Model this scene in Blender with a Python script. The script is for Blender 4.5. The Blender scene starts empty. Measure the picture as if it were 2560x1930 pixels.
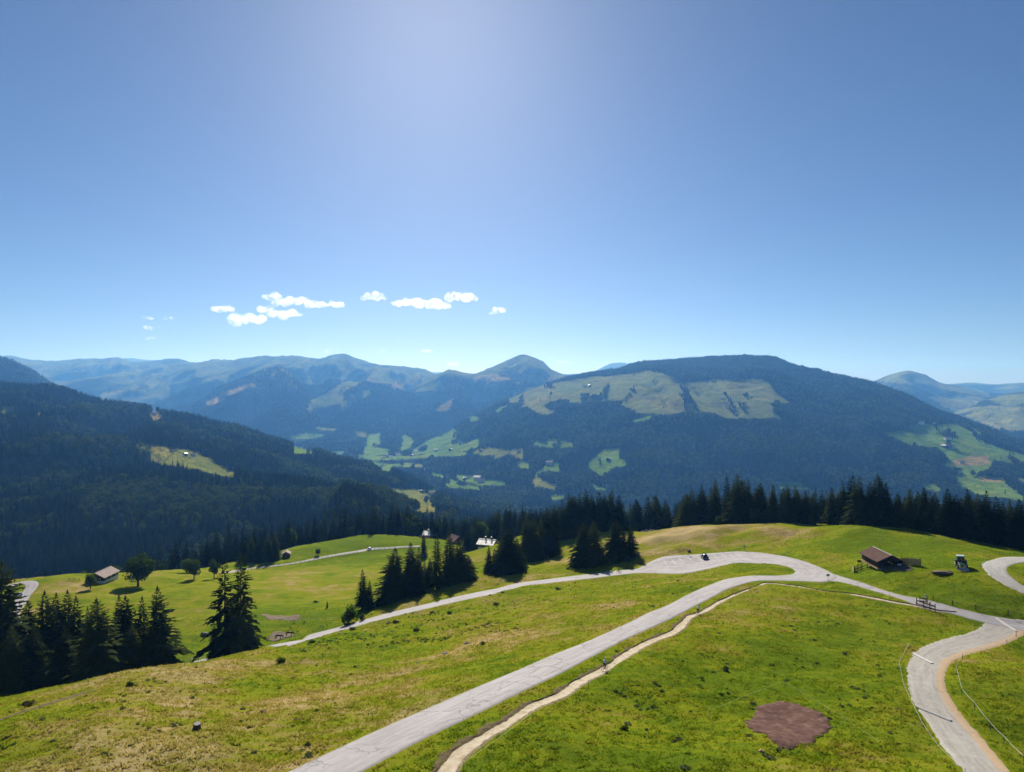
import bpy, bmesh, math, random
import numpy as np
from mathutils import Vector, Matrix

# ------------------------------------------------------------------ camera, sky, sun, exposure
S = bpy.context.scene
C = S.collection
F = 1707.0                      # focal length in photograph pixels (24 mm on a 36 mm sensor)
cam_d = bpy.data.cameras.new('camera')
cam_d.lens = 24.0; cam_d.sensor_width = 36.0; cam_d.sensor_fit = 'HORIZONTAL'
cam_d.clip_start = 0.5; cam_d.clip_end = 120000
cam = bpy.data.objects.new('camera', cam_d); C.objects.link(cam)
cam.location = (0, 0, 0); cam.rotation_euler = (math.radians(90), 0, 0)
S.camera = cam

SUN_EL, SUN_AZ = 29.9, -6.5      # azimuth measured from +Y, negative towards -X
W = bpy.data.worlds.new('World'); S.world = W; W.use_nodes = True
nt = W.node_tree; nt.nodes.clear()
sky = nt.nodes.new('ShaderNodeTexSky'); sky.sky_type = 'NISHITA'; sky.sun_disc = False
sky.sun_elevation = math.radians(SUN_EL); sky.sun_rotation = math.radians(SUN_AZ)
sky.altitude = 2700; sky.air_density = 1.02; sky.dust_density = 2.8; sky.ozone_density = 6.0
bgn = nt.nodes.new('ShaderNodeBackground'); bgn.inputs['Strength'].default_value = 0.05
wout = nt.nodes.new('ShaderNodeOutputWorld')
nt.links.new(sky.outputs[0], bgn.inputs[0]); nt.links.new(bgn.outputs[0], wout.inputs[0])

sun_d = bpy.data.lights.new('sun', 'SUN'); sun_d.energy = 5.0; sun_d.angle = math.radians(0.53); sun_d.color = (1.0, 0.94, 0.84)
sun = bpy.data.objects.new('sun', sun_d); C.objects.link(sun)
_e, _a = math.radians(SUN_EL), math.radians(SUN_AZ)
SUN_DIR = Vector((math.sin(_a) * math.cos(_e), math.cos(_a) * math.cos(_e), math.sin(_e)))
sun.rotation_euler = SUN_DIR.to_track_quat('Z', 'Y').to_euler()
sun.location = SUN_DIR * 300

S.view_settings.view_transform = 'Standard'; S.view_settings.look = 'None'
S.view_settings.exposure = 0.58; S.view_settings.gamma = 1.0; S.view_settings.use_curve_mapping = False
cy = S.cycles
cy.max_bounces = 6; cy.diffuse_bounces = 2; cy.glossy_bounces = 2; cy.transmission_bounces = 4
cy.volume_bounces = 3; cy.transparent_max_bounces = 8
cy.sample_clamp_indirect = 6
cy.use_denoising = True
cy.caustics_reflective = False; cy.caustics_refractive = False

rng = np.random.default_rng(7)
R = random.Random(11)

# ------------------------------------------------------------------ small helpers
def link(o, parent=None):
    C.objects.link(o)
    if parent is not None: o.parent = parent
    return o
def tag(o, label=None, cat=None, group=None, kind=None):
    if label: o['label'] = label
    if cat: o['category'] = cat
    if group: o['group'] = group
    if kind: o['kind'] = kind
    return o
def empty(name, loc, rz=0.0, label=None, cat=None, group=None, rot=None):
    o = bpy.data.objects.new(name, None); o.empty_display_size = 0.3
    o.location = loc; o.rotation_euler = rot if rot is not None else (0, 0, rz)
    link(o); tag(o, label, cat, group); return o
def np_mesh(name, verts, faces, mats=(), smooth=False, mat_idx=None):
    """verts (n,3), faces (m,k) arrays"""
    me = bpy.data.meshes.new(name)
    v = np.asarray(verts, dtype=np.float32); f = np.asarray(faces, dtype=np.int32)
    me.vertices.add(len(v)); me.vertices.foreach_set('co', v.ravel())
    k = f.shape[1]
    me.loops.add(f.size); me.loops.foreach_set('vertex_index', f.ravel())
    me.polygons.add(len(f)); me.polygons.foreach_set('loop_start', np.arange(0, f.size, k, dtype=np.int32))
    if mat_idx is not None: me.polygons.foreach_set('material_index', np.asarray(mat_idx, dtype=np.int32))
    me.update(calc_edges=True)
    if smooth: me.polygons.foreach_set('use_smooth', np.ones(len(f), dtype=bool))
    for m in mats: me.materials.append(m)
    me.validate()
    return me

class MB:
    """collects quads, boxes, tubes; build() links them as one mesh object"""
    def __init__(s): s.v = []; s.f = []
    def quad(s, *p):
        n = len(s.v); s.v += [tuple(q) for q in p]; s.f.append(tuple(range(n, n + len(p))))
        return s
    def box(s, c, d, rz=0.0, M=None):
        cx, cy_, cz = c; hx, hy, hz = d[0] / 2, d[1] / 2, d[2] / 2
        n = len(s.v); cs, sn = math.cos(rz), math.sin(rz)
        for sx, sy, sz in ((-1,-1,-1),(1,-1,-1),(1,1,-1),(-1,1,-1),(-1,-1,1),(1,-1,1),(1,1,1),(-1,1,1)):
            x, y, z = sx * hx, sy * hy, sz * hz
            p = Vector((cx + x * cs - y * sn, cy_ + x * sn + y * cs, cz + z))
            if M is not None: p = M @ p
            s.v.append(tuple(p))
        s.f += [tuple(n + i for i in q) for q in ((3,2,1,0),(4,5,6,7),(0,1,5,4),(1,2,6,5),(2,3,7,6),(3,0,4,7))]
        return s
    def tube(s, a, b, r0, r1=None, seg=6, cap=True):
        a, b = Vector(a), Vector(b); r1 = r0 if r1 is None else r1
        d = (b - a).normalized(); u = d.orthogonal().normalized(); w = d.cross(u); n = len(s.v)
        for p, r in ((a, r0), (b, r1)):
            for i in range(seg):
                t = 2 * math.pi * i / seg; s.v.append(tuple(p + (u * math.cos(t) + w * math.sin(t)) * r))
        for i in range(seg):
            j = (i + 1) % seg; s.f.append((n + i, n + j, n + seg + j, n + seg + i))
        if cap: s.f.append(tuple(n + i for i in range(seg - 1, -1, -1))); s.f.append(tuple(n + seg + i for i in range(seg)))
        return s
    def poly_tube(s, pts, rad, seg=6):
        for i in range(len(pts) - 1):
            r0 = rad[i] if isinstance(rad, (list, tuple)) else rad; r1 = rad[i + 1] if isinstance(rad, (list, tuple)) else rad
            s.tube(pts[i], pts[i + 1], r0, r1, seg)
        return s
    def loft(s, rings, close=True, cap=True):
        """rings: list of equally long point lists"""
        n = len(s.v); k = len(rings[0])
        for r in rings: s.v += [tuple(p) for p in r]
        for i in range(len(rings) - 1):
            for j in range(k if close else k - 1):
                j2 = (j + 1) % k
                s.f.append((n + i * k + j, n + i * k + j2, n + (i + 1) * k + j2, n + (i + 1) * k + j))
        if cap and close:
            s.f.append(tuple(n + j for j in range(k - 1, -1, -1))); s.f.append(tuple(n + (len(rings) - 1) * k + j for j in range(k)))
        return s
    def mesh(s, name, mat, smooth=False):
        me = bpy.data.meshes.new(name); me.from_pydata(s.v, [], s.f)
        if mat: me.materials.append(mat)
        if smooth: me.polygons.foreach_set('use_smooth', [True] * len(me.polygons))
        me.update(); return me
    def build(s, name, mat, parent=None, smooth=False, bevel=0.0):
        o = bpy.data.objects.new(name, s.mesh(name, mat, smooth)); link(o, parent)
        if bevel > 0:
            m = o.modifiers.new('bevel', 'BEVEL'); m.width = bevel; m.segments = 2; m.limit_method = 'ANGLE'
        return o
def copy_tree(o, parent=None):
    c = o.copy(); C.objects.link(c)
    if parent is not None: c.parent = parent
    for ch in list(o.children): copy_tree(ch, c)
    return c

# ------------------------------------------------------------------ procedural materials
class NT:
    def __init__(s, m):
        m.use_nodes = True; s.t = m.node_tree; s.t.nodes.clear(); s.out = s.t.nodes.new('ShaderNodeOutputMaterial')
    def n(s, typ, **kw):
        nd = s.t.nodes.new('ShaderNode' + typ)
        for k, v in kw.items():
            if k in nd.inputs: nd.inputs[k].default_value = v
            else: setattr(nd, k, v)
        return nd
    def l(s, a, b): s.t.links.new(a, b)
    def noise(s, vec, scale, detail=4, rough=0.55, dist=0.0):
        nd = s.n('TexNoise', Scale=scale, Detail=detail, Roughness=rough, Distortion=dist)
        if vec is not None: s.l(vec, nd.inputs['Vector'])
        return nd.outputs[0]
    def ramp(s, fac, stops, interp='LINEAR'):
        nd = s.n('ValToRGB'); nd.color_ramp.interpolation = interp
        e = nd.color_ramp.elements
        while len(e) < len(stops): e.new(0.5)
        for el, (p, c) in zip(e, stops):
            el.position = p; el.color = (*c, 1) if len(c) == 3 else c
        s.l(fac, nd.inputs[0]); return nd.outputs[0]
    def fac(s, fac, a, b):
        return s.ramp(fac, [(a, (0, 0, 0)), (b, (1, 1, 1))])
    def mix(s, fac, a, b, mode='MIX'):
        nd = s.n('Mix', data_type='RGBA', blend_type=mode)
        for val, sock in ((fac, nd.inputs[0]), (a, nd.inputs[6]), (b, nd.inputs[7])):
            if isinstance(val, (int, float)): sock.default_value = val
            elif isinstance(val, tuple): sock.default_value = (*val, 1) if len(val) == 3 else val
            else: s.l(val, sock)
        return nd.outputs[2]
    def math(s, op, a, b=0.0):
        nd = s.n('Math', operation=op)
        for val, sock in ((a, nd.inputs[0]), (b, nd.inputs[1])):
            if isinstance(val, (int, float)): sock.default_value = val
            else: s.l(val, sock)
        return nd.outputs[0]
    def mapping(s, vec, scale=(1, 1, 1), rot=(0, 0, 0)):
        nd = s.n('Mapping'); nd.inputs['Scale'].default_value = scale; nd.inputs['Rotation'].default_value = rot
        s.l(vec, nd.inputs[0]); return nd.outputs[0]
    def geo(s): return s.n('NewGeometry').outputs['Position']
    def obj(s): return s.n('TexCoord').outputs['Object']
    def attr(s, name): return s.n('Attribute', attribute_name=name)
    def bsdf(s, col, rough=0.8, spec=0.2, metal=0.0, bump=None, bump_strength=0.4, bump_dist=0.1, **kw):
        nd = s.n('BsdfPrincipled', Metallic=metal); nd.inputs['Specular IOR Level'].default_value = spec
        for val, sock in ((col, nd.inputs['Base Color']), (rough, nd.inputs['Roughness'])):
            if isinstance(val, tuple): sock.default_value = (*val, 1)
            elif isinstance(val, (int, float)): sock.default_value = val
            else: s.l(val, sock)
        for k, v in kw.items(): nd.inputs[k.replace('_', ' ')].default_value = v
        if bump is not None:
            b = s.n('Bump', Strength=bump_strength, Distance=bump_dist); s.l(bump, b.inputs['Height']); s.l(b.outputs[0], nd.inputs['Normal'])
        s.l(nd.outputs[0], s.out.inputs[0]); return nd
_mats = {}
def simple(name, col, rough=0.7, spec=0.3, metal=0.0, vary=0.25, scale=3.0, **kw):
    """a base colour with procedural wear: mottled tone and fine relief"""
    if name in _mats: return _mats[name]
    m = bpy.data.materials.new(name); t = NT(m); v = t.obj()
    n = t.noise(v, scale, 5, 0.6)
    c = t.mix(t.fac(n, 0.35, 0.7), tuple(x * (1 - vary) for x in col), tuple(min(1, x * (1 + vary)) for x in col))
    t.bsdf(c, rough, spec, metal, bump=t.noise(v, scale * 6, 3), bump_strength=0.15, bump_dist=0.02, **kw)
    _mats[name] = m; return m
# ------------------------------------------------------------------ terrain: one world height function
_perm = np.concatenate([np.random.default_rng(3).permutation(256)] * 3)
_gx = np.cos(np.arange(256) * 2.399963); _gy = np.sin(np.arange(256) * 2.399963)
def perlin(x, y, seed=0):
    x = np.asarray(x, float) + seed * 17.13; y = np.asarray(y, float) - seed * 9.71
    xi = np.floor(x).astype(int); yi = np.floor(y).astype(int); xf = x - xi; yf = y - yi; xi &= 255; yi &= 255
    u = xf * xf * xf * (xf * (xf * 6 - 15) + 10); v = yf * yf * yf * (yf * (yf * 6 - 15) + 10)
    def g(ix, iy, dx, dy):
        h = _perm[_perm[ix & 255] + (iy & 255)]; return _gx[h] * dx + _gy[h] * dy
    a = g(xi, yi, xf, yf); b = g(xi + 1, yi, xf - 1, yf); c = g(xi, yi + 1, xf, yf - 1); d = g(xi + 1, yi + 1, xf - 1, yf - 1)
    return (a + u * (b - a) + v * ((c + u * (d - c)) - (a + u * (b - a)))) * 1.5
def fbm(x, y, octv=4, seed=0, gain=0.5):
    r = 0; a = 1.0; f = 1.0
    for i in range(octv): r = r + a * perlin(x * f, y * f, seed + i); a *= gain; f *= 2.03
    return r
def ridged(x, y, octv=4, seed=0, gain=0.5):
    r = 0; a = 1.0; f = 1.0
    for i in range(octv): r = r + a * (1 - 2 * np.abs(perlin(x * f, y * f, seed + i))); a *= gain; f *= 2.03
    return r
def curve(xs, ys, q):
    """Catmull-Rom style interpolation of irregular samples"""
    xs = np.asarray(xs, float); ys = np.asarray(ys, float); q = np.clip(q, xs[0], xs[-1])
    d = np.diff(ys) / np.diff(xs); m = np.zeros(len(xs)); m[0], m[-1] = d[0], d[-1]      # slopes kept monotone
    k = d[:-1] * d[1:] > 0; m[1:-1][k] = 2 * d[:-1][k] * d[1:][k] / (d[:-1][k] + d[1:][k])
    i = np.clip(np.searchsorted(xs, q) - 1, 0, len(xs) - 2)
    h = xs[i + 1] - xs[i]; t = (q - xs[i]) / h; t2 = t * t; t3 = t2 * t
    return (2*t3 - 3*t2 + 1) * ys[i] + (t3 - 2*t2 + t) * h * m[i] + (-2*t3 + 3*t2) * ys[i + 1] + (t3 - t2) * h * m[i + 1]

# near ground: surveyed spots (bearing, dip, distance) -> thin-plate surface
_near = [(800,1930,66),(0,1930,72),(480,1825,82),(0,1815,90),(500,1930,69),(700,1850,78),(440,1672,120),(720,1605,150),(250,1735,104),(60,1740,132),
 (210,1735,152),(380,1700,172),(100,1725,165),(430,1675,190),(720,1612,198),(840,1565,206),(960,1520,216),(1120,1475,222),(1300,1460,222),(1400,1445,224),
 (1500,1432,226),(1600,1428,222),(1640,1432,216),(1700,1388,238),(1750,1405,228),(1900,1383,222),(1850,1410,212),(2000,1400,200),(2080,1432,178),
 (1900,1425,190),(1900,1445,172),(1800,1470,157),(1650,1530,130),(1440,1640,103),(1300,1720,88),(1100,1815,76),(850,1910,67),
 (1000,1600,150),(1200,1560,155),(1200,1500,195),(1400,1500,180),(1400,1560,140),(1600,1470,180),(1700,1450,190),(1000,1700,112),(900,1800,85),(700,1750,100),(600,1680,125),
 (1508,1680,95),(1744,1537,130),(1900,1458,163),(2200,1490,146),(2310,1515,138),(1120,1930,65),(1300,1805,76),(1700,1800,80),(1965,1815,78),(1900,1650,102),(1900,1520,138),
 (2100,1600,115),(1700,1930,64),(2200,1900,68),(2480,1925,67),(2380,1830,78),(2300,1720,92),(2320,1650,106),(2450,1600,121),(2560,1560,133),(2300,1505,142),(2200,1475,153),(2090,1450,166),
 (2560,1700,98),(2560,1850,78),(2210,1414,170),(2226,1425,163),(2405,1412,160),(2480,1410,165),(2560,1478,142),(2140,1318,232),(2000,1330,245),(1850,1320,262),(1700,1322,285),(1800,1360,245),(1600,1340,290),
 (1650,1370,255),(2050,1370,215),(2300,1345,215),(2400,1365,205),(2560,1392,195),(2300,1390,190),(2450,1385,185),(1500,1345,300),(1400,1400,270),(1250,1420,262),(1450,1330,335),(1350,1330,370),
 (1200,1375,395),(1150,1440,300),(1130,1360,430),(1075,1348,480),(1000,1345,490),(1080,1400,380),(900,1340,470),(720,1395,400),(720,1370,430),(600,1420,375),(930,1380,420),(850,1440,335),
 (700,1480,290),(700,1540,240),(700,1590,210),(560,1480,285),(500,1550,235),(450,1640,200),(560,1640,190),(640,1450,330),(345,1465,310),(265,1455,310),(485,1448,325),(300,1432,345),(420,1560,240),
 (60,1500,285),(40,1540,255),(100,1455,310),(30,1450,320),(20,1480,300),(150,1480,290),(850,1500,265),(950,1480,255),(1050,1450,275),(0,1600,215)]
_nz = [(2140,300,-66),(2500,260,-63),(1800,340,-80),(2560,350,-105),(2000,420,-122),(1600,380,-92),(1400,480,-122),(1600,520,-150),(300,430,-135),(0,410,-135),(600,480,-145),(900,590,-165),
 (1100,620,-165),(1250,580,-155),(-300,310,-95),(-300,430,-140),(1280,30,-33),(400,38,-34),(2200,38,-35),(3000,150,-47),(3000,80,-42),(3000,230,-56),(-300,80,-46),(-300,150,-66),(3000,350,-100),(2300,500,-165),(2900,520,-190)]
_P = np.array([((a - 1280) / F * y, y, -(b - 965) / F * y) for a, b, y in _near] + [((a - 1280) / F * y, y, z) for a, y, z in _nz])
def _tps_fit(P, lam):
    n = len(P); d2 = ((P[:, None, :2] - P[None, :, :2]) ** 2).sum(-1)
    K = 0.5 * d2 * np.log(d2 + 1e-9) + lam * np.eye(n) * 1.0
    Q = np.c_[np.ones(n), P[:, :2]]; A = np.block([[K, Q], [Q.T, np.zeros((3, 3))]])
    return np.linalg.solve(A, np.r_[P[:, 2], 0, 0, 0])
_tw = _tps_fit(_P, 60.0)
def _near_exact(x, y):
    x = np.asarray(x, float); y = np.asarray(y, float); sh = x.shape; x = x.ravel(); y = y.ravel(); out = np.empty(len(x))
    for i in range(0, len(x), 40000):
        d2 = (x[i:i+40000, None] - _P[None, :, 0]) ** 2 + (y[i:i+40000, None] - _P[None, :, 1]) ** 2
        out[i:i+40000] = (0.5 * d2 * np.log(d2 + 1e-9)) @ _tw[:-3] + _tw[-3] + _tw[-2] * x[i:i+40000] + _tw[-1] * y[i:i+40000]
    return out.reshape(sh)

_nx0, _ny0, _ns = -760.0, 18.0, 2.0
_nxg, _nyg = np.meshgrid(_nx0 + _ns * np.arange(800), _ny0 + _ns * np.arange(335)); _ng = _near_exact(_nxg, _nyg)
def near_h(x, y):
    fx = (np.asarray(x, float) - _nx0) / _ns; fy = (np.asarray(y, float) - _ny0) / _ns
    i = np.clip(fx.astype(int), 0, 798); j = np.clip(fy.astype(int), 0, 333); u = np.clip(fx - i, 0, 1); v = np.clip(fy - j, 0, 1)
    return (_ng[j, i] * (1-u) + _ng[j, i+1] * u) * (1-v) + (_ng[j+1, i] * (1-u) + _ng[j+1, i+1] * u) * v

# far relief: ridges given by crest and foot (bearing, dip row, distance); everything is world height over (bearing, distance)
def _zz(p): return [-(r - 965) / F * d for _, r, d in p]
class Ridge:
    def __init__(s, name, crest, foot, power=1.0, back=0.25, gully=0.12, gs=420, sil=6.0, seed=0):
        s.name = name; s.cx = [c[0] for c in crest]; s.cY = [c[2] for c in crest]; s.cZ = _zz(crest)
        s.fx = [c[0] for c in foot]; s.fY = [c[2] for c in foot]; s.fZ = _zz(foot)
        s.power = power; s.back = back; s.gully = gully; s.gs = gs; s.sil = sil; s.seed = seed
    def h(s, px, X, Y):
        cY = curve(s.cx, s.cY, px); cZ = curve(s.cx, s.cZ, px); fY = curve(s.fx, s.fY, px); fZ = curve(s.fx, s.fZ, px)
        wob = fbm(X / (s.gs * 2.5), Y / (s.gs * 4), 3, s.seed + 40) * 0.10 * (cY - fY)
        cZ = cZ + fbm(X / (s.gs * .5), Y / (s.gs * 3), 4, s.seed + 20) * s.sil
        t = (Y - fY + 0) / (cY - fY); tw = np.clip(t + wob / (cY - fY) * np.clip(4 * t * (1 - t), 0, 1), 0, 1)
        rel = cZ - fZ
        front = fZ + rel * tw ** s.power
        wx = X + fbm(X / s.gs / 2, Y / s.gs / 3, 2, s.seed + 60) * s.gs * .5
        g = ridged(wx / s.gs, Y / (s.gs * 3.2), 5, s.seed, 0.52) - 0.35
        env = np.clip(4 * tw * (1 - tw), 0, 1) ** 1.1
        front = front + np.minimum(g - .75 * tw, .4) * s.gully * np.abs(rel) * env
        front = front + np.minimum(0, t) * (cY - fY) * 0.9
        return np.where(t <= 1, front, cZ - (Y - cY) * s.back + g * 0.02 * np.abs(rel))
L_HILL = Ridge('forested_hill', [(-900,905,2900),(-300,940,2800),(0,962,2700),(100,968,2700),(240,1000,2650),(400,1030,2550),(560,1062,2500),(700,1105,2450),(850,1148,2400),(1000,1190,2350),(1100,1235,2250),(1200,1290,2100),(1400,1400,1900),(3300,1500,1900)],
    [(-900,1400,900),(0,1405,850),(300,1420,850),(600,1415,880),(850,1400,950),(1000,1400,1100),(1150,1400,1250),(1400,1440,1300),(3300,1560,1300)], power=1.25, back=0.2, gully=0.35, gs=330, sil=4, seed=1)
NEARSPUR = Ridge('wooded_spur', [(-900,1240,1300),(0,1190,1350),(300,1182,1350),(560,1190,1350),(700,1205,1330),(840,1230,1300),(960,1262,1280),(1040,1300,1260),(1120,1350,1250),(1250,1430,1250),(1500,1550,1250),(3300,1800,1250)],
    [(-900,1410,800),(0,1420,760),(600,1425,800),(1000,1420,830),(1250,1500,830),(3300,2000,850)], power=0.95, back=0.18, gully=0.1, gs=260, sil=2, seed=2)
MAIN = Ridge('mountain', [(-900,1180,4000),(850,1165,4000),(1000,1150,4150),(1080,1105,4400),(1180,1045,4700),(1290,990,4950),(1380,955,5150),(1450,938,5250),(1530,924,5300),(1600,906,5250),(1680,896,5200),(1760,892,5200),(1850,888,5150),(1920,889,5100),(1990,912,5000),(2100,940,4850),(2180,955,4700),(2250,982,4550),(2330,1020,4400),(2400,1046,4250),(2560,1112,3900),(2800,1200,3500),(3300,1330,3000)],
    [(-900,1200,3300),(850,1190,3300),(1000,1180,3500),(1150,1215,3000),(1300,1240,2700),(1500,1262,2500),(1800,1285,2350),(2200,1280,2350),(2560,1270,2350),(3300,1340,2000)], power=0.92, back=0.3, gully=0.095, gs=560, sil=6, seed=3)
PEAK = Ridge('peak', [(-900,1100,7000),(950,1010,7000),(1080,945,7300),(1130,925,7400),(1180,935,7400),(1230,915,7500),(1270,899,7500),(1310,887,7500),(1345,897,7500),(1385,925,7450),(1430,940,7400),(1500,945,7400),(1700,1000,7300),(3300,1100,7000)],
    [(-900,1150,4700),(900,1140,4700),(1100,1120,5000),(1400,1060,5600),(3300,1140,5000)], power=0.95, back=0.3, gully=0.28, gs=600, sil=12, seed=4)
CENTRE = Ridge('ridge', [(-900,960,9000),(300,950,9000),(430,925,9200),(500,908,9300),(560,905,9300),(620,895,9300),(680,891,9300),(720,890,9200),(770,893,9200),(800,897,9200),(830,888,9100),(860,885,9100),(890,893,9100),(950,910,9000),(1010,917,8900),(1060,922,8800),(1090,934,8700),(1200,960,8700),(3300,1050,8000)],
    [(-900,1150,5600),(500,1130,5600),(900,1140,4900),(1200,1100,5600),(3300,1140,5500)], power=0.9, back=0.3, gully=0.30, gs=560, sil=10, seed=5)
SPUR = Ridge('spur', [(-900,1200,6000),(380,1060,6200),(480,1015,6300),(560,965,6500),(640,935,6700),(690,918,6800),(740,945,6700),(790,985,6500),(850,1020,6300),(960,1100,5800),(1200,1200,5500),(3300,1250,5000)],
    [(-900,1220,4800),(400,1120,4800),(900,1150,4600),(3300,1260,4600)], power=1.0, back=0.12, gully=0.28, gs=500, sil=10, seed=6)
LSHOULDER = Ridge('shoulder', [(-900,850,5200),(-300,862,5200),(0,893,5200),(60,915,5200),(110,945,5200),(180,985,5200),(300,1050,5000),(500,1130,4800),(3300,1300,4500)],
    [(-900,1100,3600),(0,1080,3600),(500,1150,4000),(3300,1310,4000)], power=1.0, back=0.3, gully=0.2, gs=450, sil=8, seed=7)
FARLEFT = Ridge('far_range', [(-900,870,11760),(-200,880,11760),(0,889,11760),(60,896,11760),(140,902,11592),(220,898,11424),(290,895,11340),(340,905,11172),(400,899,11088),(440,897,10920),(490,905,10752),(540,899,10584),(600,904,10332),(700,930,10080),(1000,960,10080),(3300,990,10080)],
    [(-900,1060,6720),(300,1060,6720),(3300,1060,6720)], power=0.9, back=0.2, gully=0.30, gs=700, sil=14, seed=8)
FARLEFT2 = Ridge('farthest_range', [(-900,900,16099),(100,905,16099),(200,897,16099),(260,899,16099),(300,897,16099),(500,915,16099),(1460,935,14699),(1530,910,14000),(1560,908,14000),(1600,925,14000),(2300,975,14000),(2360,962,13300),(2420,958,12950),(2480,961,12950),(2560,955,12600),(2700,950,12600),(3300,955,12600)],
    [(-900,1010,10500),(3300,1010,9800)], power=0.9, back=0.15, gully=0.2, gs=1600, sil=25, seed=9)
RPEAK = Ridge('far_peak', [(-900,1100,9500),(2000,1000,9500),(2120,975,9500),(2190,950,9500),(2230,934,9500),(2268,926,9500),(2300,932,9500),(2350,955,9400),(2410,968,9400),(2470,985,9300),(2560,1005,9000),(3300,1050,9000)],
    [(-900,1120,6500),(2200,1090,6500),(3300,1100,6500)], power=0.9, back=0.3, gully=0.2, gs=700, sil=10, seed=10)
RHILL = Ridge('far_hill', [(-900,1200,7000),(2200,1080,7000),(2400,1028,7000),(2460,1000,7200),(2560,978,7300),(2700,960,7300),(3300,940,7300)],
    [(-900,1240,5200),(2200,1110,5200),(3300,1110,5200)], power=0.95, back=0.3, gully=0.2, gs=500, sil=8, seed=11)
RIDGES = [L_HILL, NEARSPUR, MAIN, PEAK, CENTRE, SPUR, LSHOULDER, FARLEFT, FARLEFT2, RPEAK, RHILL]

def smax(a, b, k):
    h = np.clip(0.5 + 0.5 * (a - b) / k, 0, 1)
    return b + (a - b) * h + k * h * (1 - h)
def far_h(px, X, Y, ids=False):
    """valley floor and ridges; ids also returns which ridge is uppermost"""
    H = np.where(Y < 2000, -430 + 0 * Y, -430 + np.clip((Y - 3600) * 0.035, 0, 300)) + fbm(X / 700, Y / 700, 4, 77) * 18
    # the terrace of meadows on the near side of the main valley
    ter = -300 - (px - 1060) * 0.20 - (Y - 1750) * 0.13 + fbm(X / 260, Y / 260, 4, 78) * 20
    ter = ter - np.clip(np.abs(px - 1120) - 260, 0, 900) * 0.9 - np.clip(900 - Y, 0, 900) * .5
    H = smax(H, ter, 25)
    best = np.zeros(H.shape, int); top = H.copy()
    for i, r in enumerate(RIDGES):
        cY = curve(r.cx, r.cY, px); fY = curve(r.fx, r.fY, px); t = (Y - fY) / (cY - fY); w = (t > -.12) & (t < 1) | (t >= 1) & (Y < cY + 2600)
        h = np.full(H.shape, -5000.0); h[w] = r.h(px[w], X[w], Y[w]); m = h > top; best[m] = i + 1; top = np.maximum(top, h)
        H = smax(H, h, 0.003 * Y + 6)
    return (H, best) if ids else H
def road_mask(X, Y): return 0.0 * X
# mounds and hollows of the pasture: bearing, distance, radius, height
BUMPS = [((a - 1280) / F * y, y, r, h) for a, y, r, h in ((1640,268,9,1.5),(1700,272,6,-.9),(1775,262,12,1.9),(1840,258,6,-1.1),(1900,252,9,1.5),(1985,243,7,-1.7),(2035,236,7,1.3),(2085,232,5,-.8),(2140,226,9,1.6),(1560,262,8,1.0),(1690,246,5,.8),(2420,196,8,.7),(1250,205,5,.8),(1180,196,4,.6),(1330,205,6,.7),(1050,172,5,.7),(900,165,5,.6),(1450,168,6,-.5),(640,118,6,.5),(300,92,6,.4))]
def near_full(X, Y):
    """pasture surface with its lumps, quiet under the roads"""
    h = near_h(X, Y) - np.clip(Y - 560, 0, 1e6) * 0.6
    q = 1 - road_mask(X, Y)
    n = fbm(X / 22, Y / 22, 3, 31) * 0.75 + fbm(X / 5.5, Y / 5.5, 3, 35) * 0.17 + ridged(X / 9, Y / 9, 2, 37) * 0.10
    for bx_, by_, br_, bh_ in BUMPS: n = n + bh_ * np.exp(-((X - bx_) ** 2 + ((Y - by_) * 1.2) ** 2) / (2 * (br_ * .6) ** 2))
    return h + n * q * np.clip((Y - 25) / 40, 0.2, 1)
def height(X, Y):
    X = np.asarray(X, float); Y = np.asarray(Y, float); px = 1280 + F * X / Y
    N = near_full(X, Y)
    return np.where(Y < 380, N, smax(N, far_h(px, X, np.maximum(Y, 300)), 12))
def h1(x, y): return float(height(np.array([x]), np.array([y]))[0])

_YS = np.geomspace(24, 700, 900)
def hit(px, py):
    """the place on the near ground that lies on this bearing and dip"""
    X = (px - 1280) / F * _YS; Z = near_h(X, _YS); ray = -(py - 965) / F * _YS
    k = np.argmax(Z >= ray)
    if k == 0: k = 1
    a = (Z - ray)[k - 1]; b = (Z - ray)[k]; t = a / (a - b) if a != b else 0
    y = _YS[k - 1] + (_YS[k] - _YS[k - 1]) * t
    return np.array([(px - 1280) / F * y, y])
# ------------------------------------------------------------------ roads and paths as surveyed lines
def hits(pts): return np.array([hit(*p) for p in pts])
def polar(pts): return np.array([((a - 1280) / F * y, y) for a, y in pts])
def resample(P, step):
    P = np.asarray(P, float); d = np.r_[0, np.cumsum(np.hypot(*np.diff(P, axis=0).T))]; n = max(2, int(d[-1] / step) + 1)
    q = np.linspace(0, d[-1], n); m = np.gradient(P, d, axis=0)
    i = np.clip(np.searchsorted(d, q) - 1, 0, len(d) - 2); h = (d[i + 1] - d[i])[:, None]; t = ((q - d[i])[:, None]) / h; t2 = t * t; t3 = t2 * t
    return (2*t3-3*t2+1)*P[i] + (t3-2*t2+t)*h*m[i] + (-2*t3+3*t2)*P[i+1] + (t3-t2)*h*m[i+1]
def resample_n(P, n):
    P = np.asarray(P, float); d = np.r_[0, np.cumsum(np.hypot(*np.diff(P, axis=0).T))]
    q = np.linspace(0, d[-1], n); return np.c_[np.interp(q, d, P[:, 0]), np.interp(q, d, P[:, 1])]
def offset_pair(Cn, w):
    """edges of a strip of width w (number or per-point) about a centre line"""
    T = np.gradient(Cn, axis=0); T /= np.hypot(*T.T)[:, None]; Nn = np.c_[-T[:, 1], T[:, 0]]
    w = np.broadcast_to(np.asarray(w, float), (len(Cn),))[:, None]
    return Cn + Nn * w / 2, Cn - Nn * w / 2
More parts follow.
